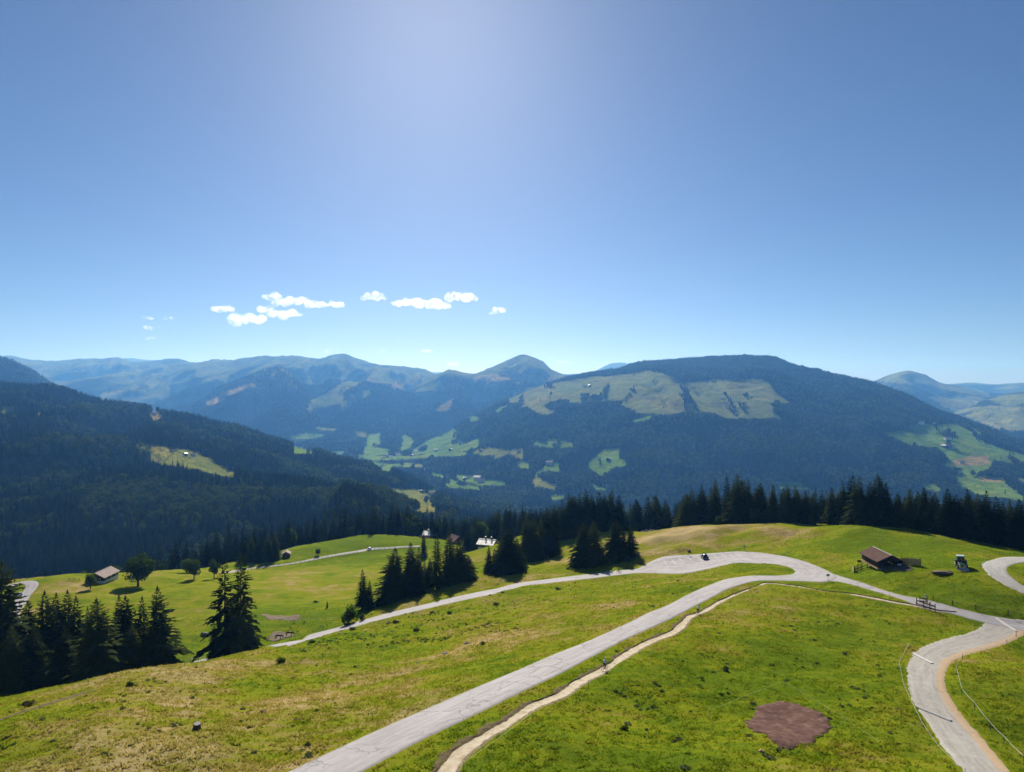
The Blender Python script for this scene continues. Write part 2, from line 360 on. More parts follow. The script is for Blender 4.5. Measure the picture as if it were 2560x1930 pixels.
def pair(a, b, step=0.7):
    """two edges given spot by spot (same count) -> finely resampled edges that stay abreast"""
    A, B = hits(a), hits(b); M = (A + B) / 2; d = np.r_[0, np.cumsum(np.hypot(*np.diff(M, axis=0).T))]
    n = max(2, int(d[-1] / step)); q = np.linspace(0, d[-1], n); out = []
    for P in (A, B):
        m = np.gradient(P, d, axis=0); i = np.clip(np.searchsorted(d, q) - 1, 0, len(d) - 2); h = (d[i+1]-d[i])[:, None]; t = ((q-d[i])[:, None])/h; t2 = t*t; t3 = t2*t
        out.append((2*t3-3*t2+1)*P[i] + (t3-2*t2+t)*h*m[i]*.7 + (-2*t3+3*t2)*P[i+1] + (t3-t2)*h*m[i+1]*.7)
    return out

# the mountain road: lower leg, lay-by, hairpin, upper leg (outer edge, inner edge)
A_lower = pair([(714,1611),(768,1590),(855,1566),(960,1536),(1068,1510),(1155,1489),(1240,1472),(1290,1459),(1380,1447),(1470,1436),(1542,1427),(1593,1422),(1622,1407),(1655,1393),(1725,1387),(1770,1384),(1840,1379),(1900,1382),(1960,1391),(2020,1407),(2068,1427),(2090,1446),(2062,1455),(1999,1453),(1900,1452),(1840,1466),(1800,1483),(1740,1514),(1680,1546),(1620,1573),(1560,1600),(1500,1631),(1410,1679),(1333,1716),(1152,1803),(1039,1857),(903,1929),(800,1985)],
                [(719,1616),(778,1598),(862,1575),(966,1546),(1072,1521),(1158,1501),(1243,1484),(1293,1470),(1382,1457),(1472,1447),(1552,1437),(1596,1433),(1635,1433),(1680,1435),(1725,1433),(1757,1426),(1840,1408),(1900,1409),(1940,1411),(1966,1416),(1982,1422),(1988,1431),(1978,1437),(1940,1440),(1880,1440),(1822,1447),(1770,1465),(1710,1492),(1650,1522),(1590,1549),(1530,1577),(1462,1607),(1378,1640),(1300,1674),(1120,1750),(1000,1802),(727,1929),(600,1988)])
B_branch = pair([(2050,1420),(2110,1444),(2170,1462),(2260,1490),(2320,1501),(2395,1521),(2470,1539),(2560,1551),(2720,1572)],
                [(2040,1451),(2095,1454),(2160,1470),(2250,1497),(2310,1519),(2380,1534),(2434,1550),(2540,1574),(2720,1600)])
G_gravel = pair([(2470,1552),(2434,1580),(2380,1594),(2320,1613),(2287,1634),(2270,1674),(2283,1752),(2322,1807),(2361,1869),(2411,1930),(2450,1975)],
                [(2575,1572),(2530,1602),(2485,1618),(2425,1634),(2380,1652),(2361,1685),(2369,1733),(2405,1790),(2458,1849),(2520,1927),(2570,1985)])
K_bend = pair([(2640,1391),(2560,1393),(2500,1395),(2466,1405),(2458,1416),(2476,1439),(2515,1463),(2560,1484),(2650,1520)],
              [(2640,1405),(2560,1407),(2535,1410),(2520,1416),(2514,1425),(2522,1438),(2540,1453),(2560,1466),(2650,1497)])
_lo = np.vstack([polar([(560,194),(430,190),(300,197),(150,213),(60,236)]), hits([(30,1545),(46,1512),(62,1488),(76,1472)]), hits([(79,1460),(58,1456),(27,1464),(-60,1476),(-200,1490)])])
_lo = np.vstack([hits([(716,1613)]), _lo])
L_low = offset_pair(resample(_lo, 1.5), 4.6)
F_road = offset_pair(resample(hits([(560,1432),(620,1422),(699,1413),(750,1405),(810,1393),(894,1379),(927,1373),(975,1370),(1014,1367),(1050,1366)]), 1.5), 3.6)
_tr = resample(hits([(1075,1980),(1116,1930),(1152,1884),(1211,1843),(1265,1812),(1333,1767),(1405,1737),(1446,1708),(1505,1678),(1575,1632),(1620,1607),(1686,1580),(1710,1558),(1724,1543),(1755,1531),(1800,1505),(1840,1486),(1890,1468),(1924,1458),(1975,1464),(2020,1471),(2056,1478),(2110,1483),(2170,1493),(2230,1505),(2290,1515),(2330,1525),(2395,1533)]), 0.5)
_ti = np.linspace(0, 1, len(_tr))
T_trail = offset_pair(_tr, np.interp(_ti, [0, .12, .2, .3, .42, .5, .62, .8, .92, 1], [1.7, 1.3, 1.6, 1.25, 1.5, 1.0, .9, .95, 1.0, 1.0]) * (1 + .28 * fbm(_ti * 38, _ti * 0, 3, 5)))
D_track = offset_pair(resample(hits([(-60,1822),(40,1785),(120,1760),(200,1735),(240,1724)]), .6), 1.5)
# raster of everything paved or trodden
_GX0, _GY0, _GS = -330.0, 20.0, 0.5; _gw, _gh = 1320, 1060
_grid = np.zeros((_gh, _gw)); _trailgrid = np.zeros((_gh, _gw))
def _stamp(pr, grid, val=1.0, n=40):
    a, b = pr
    a, b = (resample_n(a, len(a) * 6), resample_n(b, len(b) * 6))
    for t in np.linspace(0, 1, n):
        p = a * (1 - t) + b * t; i = ((p[:, 0] - _GX0) / _GS).astype(int); j = ((p[:, 1] - _GY0) / _GS).astype(int)
        ok = (i >= 0) & (i < _gw) & (j >= 0) & (j < _gh); grid[j[ok], i[ok]] = val
for pr in (A_lower, B_branch, G_gravel, K_bend, L_low, F_road): _stamp(pr, _grid)
_stamp(T_trail, _trailgrid); _stamp(D_track, _trailgrid)
def _blur(g, r):
    for ax in (0, 1):
        c = np.cumsum(np.pad(g, [(r + 1, r) if k == ax else (0, 0) for k in (0, 1)], mode='edge'), axis=ax)
        g = (np.take(c, np.arange(2 * r + 1, c.shape[ax]), axis=ax) - np.take(c, np.arange(0, c.shape[ax] - 2 * r - 1), axis=ax)) / (2 * r + 1)
    return g
_soft = np.clip(_blur(_blur(np.maximum(_grid, _trailgrid), 4), 3) * 2.2, 0, 1)
_under = np.clip(_blur(_grid, 1), 0, 1)
_tsoft = np.clip(_blur(_trailgrid, 1), 0, 1)
def _look(g, X, Y):
    fx = (np.asarray(X, float) - _GX0) / _GS - .5; fy = (np.asarray(Y, float) - _GY0) / _GS - .5
    i = np.clip(fx.astype(int), 0, _gw - 2); j = np.clip(fy.astype(int), 0, _gh - 2); u = np.clip(fx - i, 0, 1); v = np.clip(fy - j, 0, 1)
    r = (g[j, i] * (1-u) + g[j, i+1] * u) * (1-v) + (g[j+1, i] * (1-u) + g[j+1, i+1] * u) * v
    return np.where((fx < 0) | (fy < 0) | (fx > _gw - 2) | (fy > _gh - 2), 0, r)
def road_mask(X, Y): return _look(_soft, X, Y)
def on_road(X, Y): return np.maximum(_look(_under, X, Y), _look(_tsoft, X, Y))

# ------------------------------------------------------------------ land cover: pastures seen between the woods
def crop(x0, y0, s, pts): return [(x0 + a / s, y0 + b / s) for a, b in pts]
GREEN, OLIVE, TAN, PALE = (0.150, 0.255, 0.030), (0.200, 0.225, 0.045), (0.32, 0.245, 0.090), (0.190, 0.220, 0.070)
c1 = lambda *p: crop(0, 860, 2.572, p)
c2 = lambda *p: crop(850, 860, 2.572, p)
c3 = lambda *p: crop(1700, 860, 2.572, p)
MEADOWS = [
 (c1((780,628),(900,635),(1100,665),(1290,690),(1300,720),(1370,735),(1390,770),(1450,790),(1515,815),(1510,860),(1440,850),(1250,805),(1150,795),(1000,765),(950,745),(1000,690),(930,680),(860,660)), OLIVE),
 (c1((1050,900),(1150,893),(1230,885),(1290,900),(1220,920),(1130,932),(1050,928)), OLIVE), (c1((320,750),(400,755),(520,775),(690,800),(640,838),(560,800),(420,792),(330,778)), TAN),
 (c1((962,435),(1000,430),(1052,465),(1020,488),(975,492)), TAN), (c1((10,408),(100,393),(90,432),(10,447)), OLIVE), (c1((200,445),(290,435),(290,460),(210,465)), OLIVE),
 (c1((1885,648),(2030,688),(2035,702),(1890,707)), GREEN), (c1((2120,688),(2212,692),(2212,722),(2170,712)), GREEN), (c1((1860,590),(1960,570),(2090,580),(2080,600),(1960,610),(1870,610)), GREEN), (c1((2020,530),(2170,545),(2150,560),(2040,550)), OLIVE),
 (c1((1320,370),(1440,310),(1600,255),(1720,250),(1760,180),(1770,190),(1700,260),(1600,280),(1450,335),(1440,360),(1330,400)), TAN), (c1((640,320),(800,290),(900,280),(760,330),(650,360)), PALE), (c1((920,270),(1060,230),(1060,250),(930,300)), PALE),
 (c1((1970,430),(2000,360),(2070,330),(2212,240),(2212,380),(2100,400)), PALE),
 (c2((150,690),(180,580),(260,570),(265,640),(220,660),(330,680),(290,715),(150,712)), GREEN), (c2((395,590),(430,580),(475,620),(470,650),(400,690),(385,735),(350,730),(390,680)), GREEN),
 (c2((455,690),(560,620),(640,590),(720,545),(770,545),(740,610),(800,640),(895,605),(900,660),(790,690),(700,690),(640,690),(600,700),(470,710)), GREEN), (c2((820,470),(860,460),(905,475),(880,495),(825,500)), GREEN),
 (c2((830,700),(960,660),(1090,680),(1180,675),(1180,740),(1140,735),(1090,705),(980,750),(1000,720),(940,720)), OLIVE), (c2((1220,655),(1270,615),(1300,640),(1360,597),(1420,620),(1500,630),(1510,660),(1420,672),(1330,665)), GREEN),
 (c2((1250,830),(1300,790),(1360,735),(1400,760),(1415,825),(1360,815),(1290,820),(1265,850)), GREEN), (c2((1215,880),(1265,850),(1330,890),(1415,910),(1380,935),(1250,915)), OLIVE),
 (c2((1590,770),(1680,690),(1720,670),(1800,670),(1800,740),(1840,745),(1840,785),(1780,790),(1720,820),(1670,860),(1650,830),(1600,800)), GREEN),
 (c2((1075,345),(1150,300),(1290,260),(1500,230),(1640,205),(1700,205),(1880,190),(1980,165),(2090,190),(2212,245),(2400,225),(2600,222),(2690,225),(2760,250),(2800,310),(2880,370),(2950,385),(2800,382),(2780,440),(2840,480),(2650,480),(2490,480),(2380,440),(2212,442),(2050,455),(1900,440),(1870,410),(1800,400),(1820,360),(1500,380),(1420,350),(1300,395),(1400,440),(1300,455),(1190,400),(1140,430),(1190,380),(1090,380)), PALE),
 (c2((990,430),(1080,380),(1090,392),(1010,442)), GREEN), (c2((610,420),(740,340),(700,420),(650,435)), TAN), (c2((1870,490),(2010,460),(1990,482),(1900,507)), GREEN),
 (c2((0,390),(100,310),(200,290),(200,320),(130,360),(20,410),(0,405)), PALE), (c2((830,250),(900,200),(1080,190),(1350,210),(1400,222),(1290,242),(1150,247),(1100,230),(900,242)), TAN), (c2((470,310),(560,260),(640,240),(700,300),(620,300),(520,305)), PALE), (c2((330,280),(350,240),(430,260),(430,290)), TAN),
 (c2((0,250),(100,200),(160,150),(300,170),(450,190),(560,190),(480,220),(300,210),(180,220),(60,290),(0,300)), PALE),
 (c2((960,180),(1080,100),(1170,75),(1240,90),(1270,140),(1180,170),(1050,180)), PALE),
 (c2((280,925),(420,930),(600,940),(655,950),(645,972),(560,980),(600,1030),(680,1080),(560,1090),(470,1085),(450,1030),(420,980),(350,960)), OLIVE), (c2((745,840),(860,850),(930,865),(1050,880),(1085,908),(1000,908),(900,912),(760,872)), GREEN), (c2((750,1078),(860,1100),(850,1120),(780,1110)), TAN),
 (c2((580,818),(670,843),(672,862),(590,847)), GREEN), (c2((255,783),(332,790),(326,822),(265,818)), GREEN), (c2((1600,880),(1680,915),(1770,918),(1720,942),(1640,937)), GREEN), (c2((1350,970),(1480,963),(1420,1002),(1370,1012)), GREEN), (c2((1780,960),(1900,955),(1900,980),(1800,985)), GREEN),
 (c2((700,868),(760,880),(740,907),(710,892)), GREEN), (c2((890,1040),(990,1048),(982,1067),(900,1062)), GREEN), (c2((460,765),(530,770),(540,790),(480,790)), OLIVE),
 (c2((50,705),(150,712),(300,720),(480,718),(600,705),(560,735),(300,748),(110,742)), GREEN), (c2((180,752),(330,772),(470,762),(450,792),(250,792)), GREEN), (c2((540,700),(620,688),(700,688),(850,700),(770,722),(600,725)), GREEN), (c2((640,890),(740,900),(860,915),(960,925),(900,940),(700,925)), GREEN), (c2((90,560),(180,565),(170,600),(100,590)), OLIVE), (c2((1130,760),(1210,760),(1230,800),(1160,800)), GREEN),
 (c3((1290,570),(1440,550),(1450,520),(1540,510),(1660,515),(1760,510),(1830,500),(1940,570),(1930,600),(1960,630),(2100,680),(2240,715),(2240,770),(2150,775),(2010,740),(2010,775),(2000,800),(1910,830),(1900,860),(1950,850),(2080,860),(2100,900),(2180,960),(2240,1010),(2000,985),(1900,965),(1830,925),(1770,900),(1760,860),(1830,800),(1700,790),(1720,740),(1700,700),(1640,665),(1560,660),(1480,650),(1380,600)), GREEN),
 (c3((1520,910),(1600,880),(1700,940),(1640,950)), GREEN), (c3((600,885),(780,890),(850,935),(640,935)), GREEN), (c3((1740,760),(1850,720),(1980,720),(2005,775),(1900,782),(1760,785)), TAN), (c3((1930,860),(2060,855),(2070,885),(1940,885)), TAN), (c3((2140,850),(2240,860),(2240,900),(2190,890)), OLIVE),
 (c3((1280,240),(1380,185),(1455,172),(1540,200),(1640,240),(1700,270),(1900,290),(2000,325),(1900,330),(1740,300),(1560,270),(1400,250)), PALE),
 (c3((1600,345),(1760,330),(1960,340),(1900,390),(1780,440),(1690,400)), PALE), (c3((1830,460),(2000,410),(2240,405),(2240,450),(2100,470),(2160,500),(2240,490),(2240,560),(2050,540),(1960,520)), PALE),
]
_bbs = [(min(p[0] for p in m), min(p[1] for p in m), max(p[0] for p in m), max(p[1] for p in m)) for m, _ in MEADOWS]
def in_poly(px, py, poly):
    r = np.zeros(px.shape, bool); n = len(poly)
    for i in range(n):
        x0, y0 = poly[i]; x1, y1 = poly[(i + 1) % n]
        if y0 == y1: continue
        c = ((y0 > py) != (y1 > py)) & (px < (x1 - x0) * (py - y0) / (y1 - y0) + x0); r ^= c
    return r
def meadow_id(px, py):
    """which pasture (index+1) lies at these bearings and dips; 0 none"""
    out = np.zeros(px.shape, int)
    for k, ((m, _), b) in enumerate(zip(MEADOWS, _bbs)):
        w = np.where((px > b[0]) & (px < b[2]) & (py > b[1]) & (py < b[3]))[0]
        if len(w): 
            q = in_poly(px[w], py[w], m); out[w[q]] = k + 1
    return out

# ------------------------------------------------------------------ the terrain sheet
PXS = np.linspace(-750, 3310, 760)
YS = np.concatenate([np.geomspace(22, 640, 470), np.geomspace(644, 20000, 540)])
GPX, GY = np.meshgrid(PXS, YS); GX = (GPX - 1280) / F * GY
GN = np.full(GX.shape, -9000.0); _w = GY < 760; GN[_w] = near_full(GX[_w], GY[_w])
_far = np.full(GX.shape, -9000.0); LID = np.zeros(GX.shape, int); _w = GY >= 380; _far[_w], LID[_w] = far_h(GPX[_w], GX[_w], GY[_w], ids=True)
GZ = np.where(GY < 380, GN, smax(GN, _far, 12)); LID = np.where((GY < 380) | (GN > _far), -1, LID)
ROADZ = 0.07
GZ = GZ - 0.06 * _look(_tsoft, GX, GY)
# what can be seen from the viewpoint (with a margin): slope of the sight line against the running maximum
_sl = GZ / GY; _run = np.maximum.accumulate(_sl, axis=0); VIS = _sl >= np.vstack([_sl[:1], _run[:-1]]) - 0.004
def run_at(px, Y):
    i = np.clip((px - PXS[0]) / (PXS[1] - PXS[0]), 0, len(PXS) - 1).astype(int); j = np.clip(np.searchsorted(YS, Y) - 1, 0, len(YS) - 1)
    return _run[j, i]
def z_at(X, Y):
    """height read off the terrain sheet (bilinear)"""
    px = 1280 + F * X / Y; u = np.clip((px - PXS[0]) / (PXS[1] - PXS[0]), 0, len(PXS) - 1.001); i = u.astype(int); u -= i
    j = np.clip(np.searchsorted(YS, Y) - 1, 0, len(YS) - 2); v = np.clip((Y - YS[j]) / (YS[j+1] - YS[j]), 0, 1)
    return (GZ[j, i]*(1-u) + GZ[j, i+1]*u)*(1-v) + (GZ[j+1, i]*(1-u) + GZ[j+1, i+1]*u)*v
def far_hit(px, py, ymin=300):
    """place on the sheet at this bearing and dip beyond ymin"""
    ys = np.geomspace(ymin, 26000, 3000); X = (px - 1280) / F * ys; Z = z_at(X, ys); k = int(np.argmax(Z >= -(py - 965) / F * ys))
    return Vector((X[k], ys[k], Z[k]))
_n1 = fbm(GX / (GY * .03), GY / (GY * .03) + GY / 90, 3, 91)
GPY = 965 - F * GZ / GY
mid = meadow_id((GPX + _n1 * 3).ravel(), (GPY + fbm(GX / (GY * .02), GY / 60, 2, 95) * 2).ravel()).reshape(GPX.shape); mid = np.where(VIS & (GY > 420), mid, 0)
COV = np.empty(GX.shape + (3,)); COV[:] = (0.030, 0.045, 0.020)
# bare tops and distant country: pasture above the tree line, patchwork where single trees no longer show
_alp = np.clip((GZ + 60 - fbm(GX / 900, GY / 900, 4, 93) * 170) / 120, 0, 1) * (GY > 6000)
COV = COV * (1 - _alp[..., None]) + np.array(PALE) * 0.9 * _alp[..., None]
_patch = np.clip((fbm(GX / 520, GY / 800, 4, 97) - .12) * 6, 0, 1) * ((LID == 10) | (LID == 11) | ((LID == 0) & (GY > 5200))) * (GPX > 2000)
COV = COV * (1 - _patch[..., None]) + np.array(PALE) * _patch[..., None]
for k, (m, col) in enumerate(MEADOWS): COV[mid == k + 1] = col
# near ground: dryness and lushness by place
DRY = fbm(GX / 26, GY / 26, 4, 51) * .55 + fbm(GX / 7 + GY / 16, GY / 7, 3, 55) * .4
_blobs = [(300,1850,26,.55),(560,1760,24,.35),(900,1730,20,.25),(800,1660,18,.2),(250,1700,16,.4),(1480,1530,16,.28),(1300,1590,18,.3),(1750,1335,26,.8),(1950,1335,18,.4),(1620,1345,20,.7),(1450,1400,16,.4),(1230,1450,14,.3),(180,1475,12,.7),
          (480,1800,7,-.7),(640,1720,9,-.5),(1000,1650,12,-.3),(700,1540,25,-.7),(850,1370,45,-1.0),(1000,1360,40,-1.0),(600,1400,40,-.4),(2150,1350,20,-.9),(2300,1430,30,-.55),(2300,1370,22,-.7),(1500,1500,9,-.35),(1700,1475,9,-.3),(1900,1650,25,-.35),(2050,1800,20,-.4),(1600,1850,18,-.25),(2480,1750,18,-.35),(2400,1500,14,-.6),(1850,1340,7,-.6),(400,1500,30,-.25),(760,1470,18,.25),(850,1500,14,.2),(900,1470,10,.25),(1900,1560,10,.2),(2300,1560,8,.1),(1200,1900,12,-.3)]
for a, b, r, v in _blobs:
    x, y = hit(a, b); DRY += v * np.exp(-((GX - x) ** 2 + (GY - y) ** 2) / (2 * (r * .62) ** 2))
DRY = np.clip(.36 + DRY * .62, 0, 1)
ncol = len(PXS); nrow = len(YS)
idx = np.arange(nrow * ncol).reshape(nrow, ncol)
quads = np.stack([idx[:-1, :-1], idx[:-1, 1:], idx[1:, 1:], idx[1:, :-1]], -1).reshape(-1, 4)
flid = LID[:-1, :-1].ravel()
ALLV = np.stack([GX, GY, GZ], -1).reshape(-1, 3); ALLC = COV.reshape(-1, 3); ALLD = DRY.ravel(); MEADOWV = (mid.ravel() > 0)

def pasture_nodes(t):
    """colour of grazed alpine grass: lush green to bleached straw"""
    P = t.geo(); d = t.attr('dry').outputs['Fac']
    streak = t.noise(t.mapping(P, (0.6, 1.5, .6), (0, 0, .5)), 0.55, 6, 0.62)
    fine = t.noise(P, 2.6, 6, 0.7)
    big = t.noise(P, 0.045, 3, 0.5)
    k = t.math('ADD', d, t.math('MULTIPLY', t.math('SUBTRACT', streak, 0.5), 1.25))
    k = t.math('ADD', k, t.math('MULTIPLY', t.math('SUBTRACT', fine, 0.5), 0.75))
    k = t.math('ADD', k, t.math('MULTIPLY', t.math('SUBTRACT', t.noise(t.mapping(P, (0.35, 1.3, .6), (0, 0, -.25)), 0.16, 5, 0.65), 0.5), 0.9))
    col = t.ramp(k, [(0.02, (0.120, 0.178, 0.009)), (0.28, (0.205, 0.238, 0.011)), (0.48, (0.240, 0.236, 0.019)), (0.68, (0.305, 0.240, 0.070)), (0.95, (0.44, 0.33, 0.165))])
    weeds = t.fac(t.noise(P, 0.42, 6, 0.68), 0.60, 0.74)
    col = t.mix(t.math('MULTIPLY', weeds, 0.40), col, (0.050, 0.085, 0.020))
    col = t.mix(t.math('MULTIPLY', t.fac(big, .45, .7), 0.25), col, (0.13, 0.19, 0.02))
    col = t.mix(t.math('MULTIPLY', t.fac(t.noise(P, 3.2, 4, .7), .52, .68), .42), col, (0.050, 0.080, 0.012))
    col = t.mix(t.fac(t.noise(P, 9.0, 2, .5), .69, .76), col, (0.30, 0.31, 0.15))
    h = t.math('ADD', t.math('MULTIPLY', fine, 0.6), t.math('MULTIPLY', t.noise(P, 7.0, 3, .7), .5))
    return col, h
m_ground = bpy.data.materials.new('pasture'); t = NT(m_ground); col, hgt = pasture_nodes(t)
t.bsdf(col, 1.0, 0.0, bump=hgt, bump_strength=0.9, bump_dist=0.35)
m_far = bpy.data.materials.new('wooded_slope'); t = NT(m_far); P = t.geo()
a = t.attr('cover').outputs['Color']
n1 = t.noise(P, 0.012, 5, .6); n2 = t.noise(P, 0.055, 4, .65)
col = t.mix(t.fac(n1, .3, .7), t.mix(1.0, a, (0.62, 0.68, 0.7), 'MULTIPLY'), t.mix(1.0, a, (1.3, 1.22, 1.1), 'MULTIPLY'))
col = t.mix(t.math('MULTIPLY', t.fac(t.noise(t.mapping(P, (1, .45, 1)), 0.0045, 5, .62), .48, .66), .7), col, t.mix(1.0, col, (1.5, 1.12, .95), 'MULTIPLY'))
col = t.mix(t.math('MULTIPLY', t.fac(n2, .45, .62), .45), col, t.mix(1.0, col, (.45, .5, .5), 'MULTIPLY'))
t.bsdf(col, 1.0, 0.0, bump=t.math('ADD', n2, t.math('MULTIPLY', n1, 2.0)), bump_strength=0.8, bump_dist=14.0)
def sheet(name, sel, mat):
    q = quads[sel]; u, inv = np.unique(q, return_inverse=True)
    me = np_mesh(name, ALLV[u], inv.reshape(-1, 4), [mat], smooth=True)
    ca = me.attributes.new('cover', 'FLOAT_COLOR', 'POINT'); ca.data.foreach_set('color', np.c_[ALLC[u], np.ones(len(u))].astype(np.float32).ravel())
    da = me.attributes.new('dry', 'FLOAT', 'POINT'); da.data.foreach_set('value', ALLD[u].astype(np.float32))
    o = bpy.data.objects.new(name, me); link(o); tag(o, kind='structure'); return o
sheet('ground', flid == -1, m_ground)
sheet('valley', flid == 0, m_far)
for i, r in enumerate(RIDGES):
    if (flid == i + 1).any(): sheet(r.name, flid == i + 1, m_far)

# ------------------------------------------------------------------ road surfaces
def ribbon(name, pr, mat, dz, across=8, skirt=0.3, kind='structure', trough=0.0, rag=0.0):
    a, b = pr
    if rag:
        w_ = a - b; w_ = w_ / (np.hypot(*w_.T)[:, None] + 1e-6); s_ = np.arange(len(a)) * .9
        a = a + w_ * (fbm(s_, s_ * 0, 3, 81) * rag)[:, None]; b = b - w_ * (fbm(s_, s_ * 0 + 5, 3, 83) * rag)[:, None]
    n = len(a); V = []; AC = []
    for j in range(across + 1):
        s = j / across; p = a * (1 - s) + b * s; z = near_h(p[:, 0], p[:, 1]) + dz - trough * math.sin(math.pi * s)
        V.append(np.c_[p, z]); AC.append(np.full(n, s))
    
    def shoulder(e, inn):
        d_ = e[:, :2] - inn[:, :2]; d_ /= np.hypot(*d_.T)[:, None] + 1e-6; q_ = e[:, :2] + d_ * skirt; return np.c_[q_, near_h(q_[:, 0], q_[:, 1]) - .05]
    V = [shoulder(V[0], V[1])] + V + [shoulder(V[-1], V[-2])]; AC = [AC[0]] + AC + [AC[-1]]
    k = len(V); V = np.array(V); ii = np.arange(k * n).reshape(k, n)
    q = np.stack([ii[:-1, :-1], ii[1:, :-1], ii[1:, 1:], ii[:-1, 1:]], -1).reshape(-1, 4)
    me = np_mesh(name, V.reshape(-1, 3), q, [mat], smooth=True)
    nz = np.empty(len(me.polygons) * 3, np.float32); me.polygons.foreach_get('normal', nz)
    if nz[2::3].mean() < 0: me.flip_normals()
    at = me.attributes.new('across', 'FLOAT', 'POINT'); at.data.foreach_set('value', np.array(AC).ravel().astype(np.float32))
    al = me.attributes.new('along', 'FLOAT', 'POINT'); d = np.r_[0, np.cumsum(np.hypot(*np.diff((a + b) / 2, axis=0).T))]; al.data.foreach_set('value', np.tile(d, k).astype(np.float32))
    o = bpy.data.objects.new(name, me); link(o); tag(o, kind=kind); return o
def road_material(name, base, gravel=0.0):   # worn surface, darker tracks, cracks or ruts
    m = bpy.data.materials.new(name); t = NT(m); P = t.geo(); ac = t.attr('across').outputs['Fac']; al = t.attr('along').outputs['Fac']
    cmb = t.n('CombineXYZ'); t.l(t.math('MULTIPLY', ac, 9.0), cmb.inputs[0]); t.l(t.math('MULTIPLY', al, 0.10), cmb.inputs[1])
    lane = t.noise(cmb.outputs[0], 1.0, 4, .6)
    g = t.noise(P, 14.0, 5, .75); b = t.noise(P, 0.5, 4, .6)
    col = t.mix(t.fac(lane, .3, .7), tuple(x * .70 for x in base), tuple(x * 1.15 for x in base))
    col = t.mix(t.math('MULTIPLY', t.fac(g, .35, .75), .35), col, tuple(x * .55 for x in base))
    col = t.mix(t.math('MULTIPLY', t.fac(b, .5, .75), .35), col, tuple(x * 1.3 for x in base))
    if gravel:
        edge = 0.0 if gravel > 1 else t.fac(t.math('ADD', ac, t.math('MULTIPLY', t.math('SUBTRACT', t.noise(P, .7, 4, .6), .5), .25)), .75, .84)
        col = t.mix(edge, col, (0.46, 0.315, 0.175))
        rut = t.fac(t.noise(P, 1.3, 6, .75), .54, .68); col = t.mix(t.math('MULTIPLY', rut, .5), col, (0.15, 0.135, 0.11)); col = t.mix(t.math('MULTIPLY', t.fac(t.noise(P, 3.6, 4, .8), .5, .66), .4), col, (0.50, 0.48, 0.45))
        g = t.noise(P, 6.0, 5, .8)
    else:
        w = t.n('TexWave', Scale=0.22, Distortion=9.0, Detail=4.0); w.inputs['Detail Scale'].default_value = 1.3; t.l(P, w.inputs['Vector'])
        vo = t.n('TexVoronoi', Scale=0.22, feature='DISTANCE_TO_EDGE'); nn = t.n('VectorMath', operation='ADD'); t.l(P, nn.inputs[0])
        nz3 = t.n('TexNoise', Scale=0.8, Detail=4.0); t.l(P, nz3.inputs['Vector']); sc = t.n('VectorMath', operation='SCALE'); sc.inputs['Scale'].default_value = 2.2; t.l(nz3.outputs['Color'], sc.inputs[0]); t.l(sc.outputs[0], nn.inputs[1]); t.l(nn.outputs[0], vo.inputs['Vector'])
        crack = t.math('MULTIPLY', t.math('SUBTRACT', 1.0, t.fac(vo.outputs['Distance'], .006, .034)), t.fac(t.noise(P, .12, 3), .42, .54))
        col = t.mix(t.math('MULTIPLY', crack, .5), col, (0.07, 0.065, 0.06))
        ed = t.math('ABSOLUTE', t.math('SUBTRACT', ac, .5)); ed = t.fac(t.math('ADD', ed, t.math('MULTIPLY', t.math('SUBTRACT', t.noise(P, 1.6, 4, .7), .5), .10)), .455, .50)
        col = t.mix(t.math('MULTIPLY', ed, .55), col, (0.17, 0.155, 0.11))
    t.bsdf(col, 0.85, 0.25, bump=g, bump_strength=0.5 if not gravel else .9, bump_dist=0.03 if not gravel else .08)
    return m
m_asphalt = road_material('worn_asphalt', (0.36, 0.338, 0.340))
m_gravel = road_material('gravel_track', (0.40, 0.37, 0.325), 1.0)
m_gravel2 = road_material('pale_gravel', (0.40, 0.385, 0.355), 2.0)
m_trail = bpy.data.materials.new('dusty_trail'); t = NT(m_trail); P = t.geo(); ac = t.attr('across').outputs['Fac']
col = t.ramp(t.noise(P, 1.1, 5, .65), [(.3, (0.36, 0.28, 0.18)), (.5, (0.52, 0.44, 0.31)), (.75, (0.62, 0.55, 0.42))])
col = t.mix(t.fac(t.math('ADD', t.math('ABSOLUTE', t.math('SUBTRACT', ac, .5)), t.math('MULTIPLY', t.math('SUBTRACT', t.noise(P, 2.2, 4), .5), .35)), .38, .55), col, (0.17, 0.12, 0.06))
t.bsdf(col, .95, .1, bump=t.noise(P, 5, 5, .7), bump_strength=.7, bump_dist=.08)
road = ribbon('road', A_lower, m_asphalt, ROADZ, 10, rag=.13)
ribbon('branch_road', B_branch, m_asphalt, ROADZ - .02, 8, rag=.2)
ribbon('gravel_road', G_gravel, m_gravel, ROADZ - .035, 8, rag=.3)
ribbon('gravel_bend', K_bend, m_gravel2, ROADZ - .01, 6, rag=.3)
ribbon('valley_road', L_low, m_asphalt, ROADZ - .015, 5)
ribbon('farm_road', F_road, m_asphalt, ROADZ, 5)
ribbon('trail', T_trail, m_trail, 0.04, 6, .25, trough=.06, rag=.16)
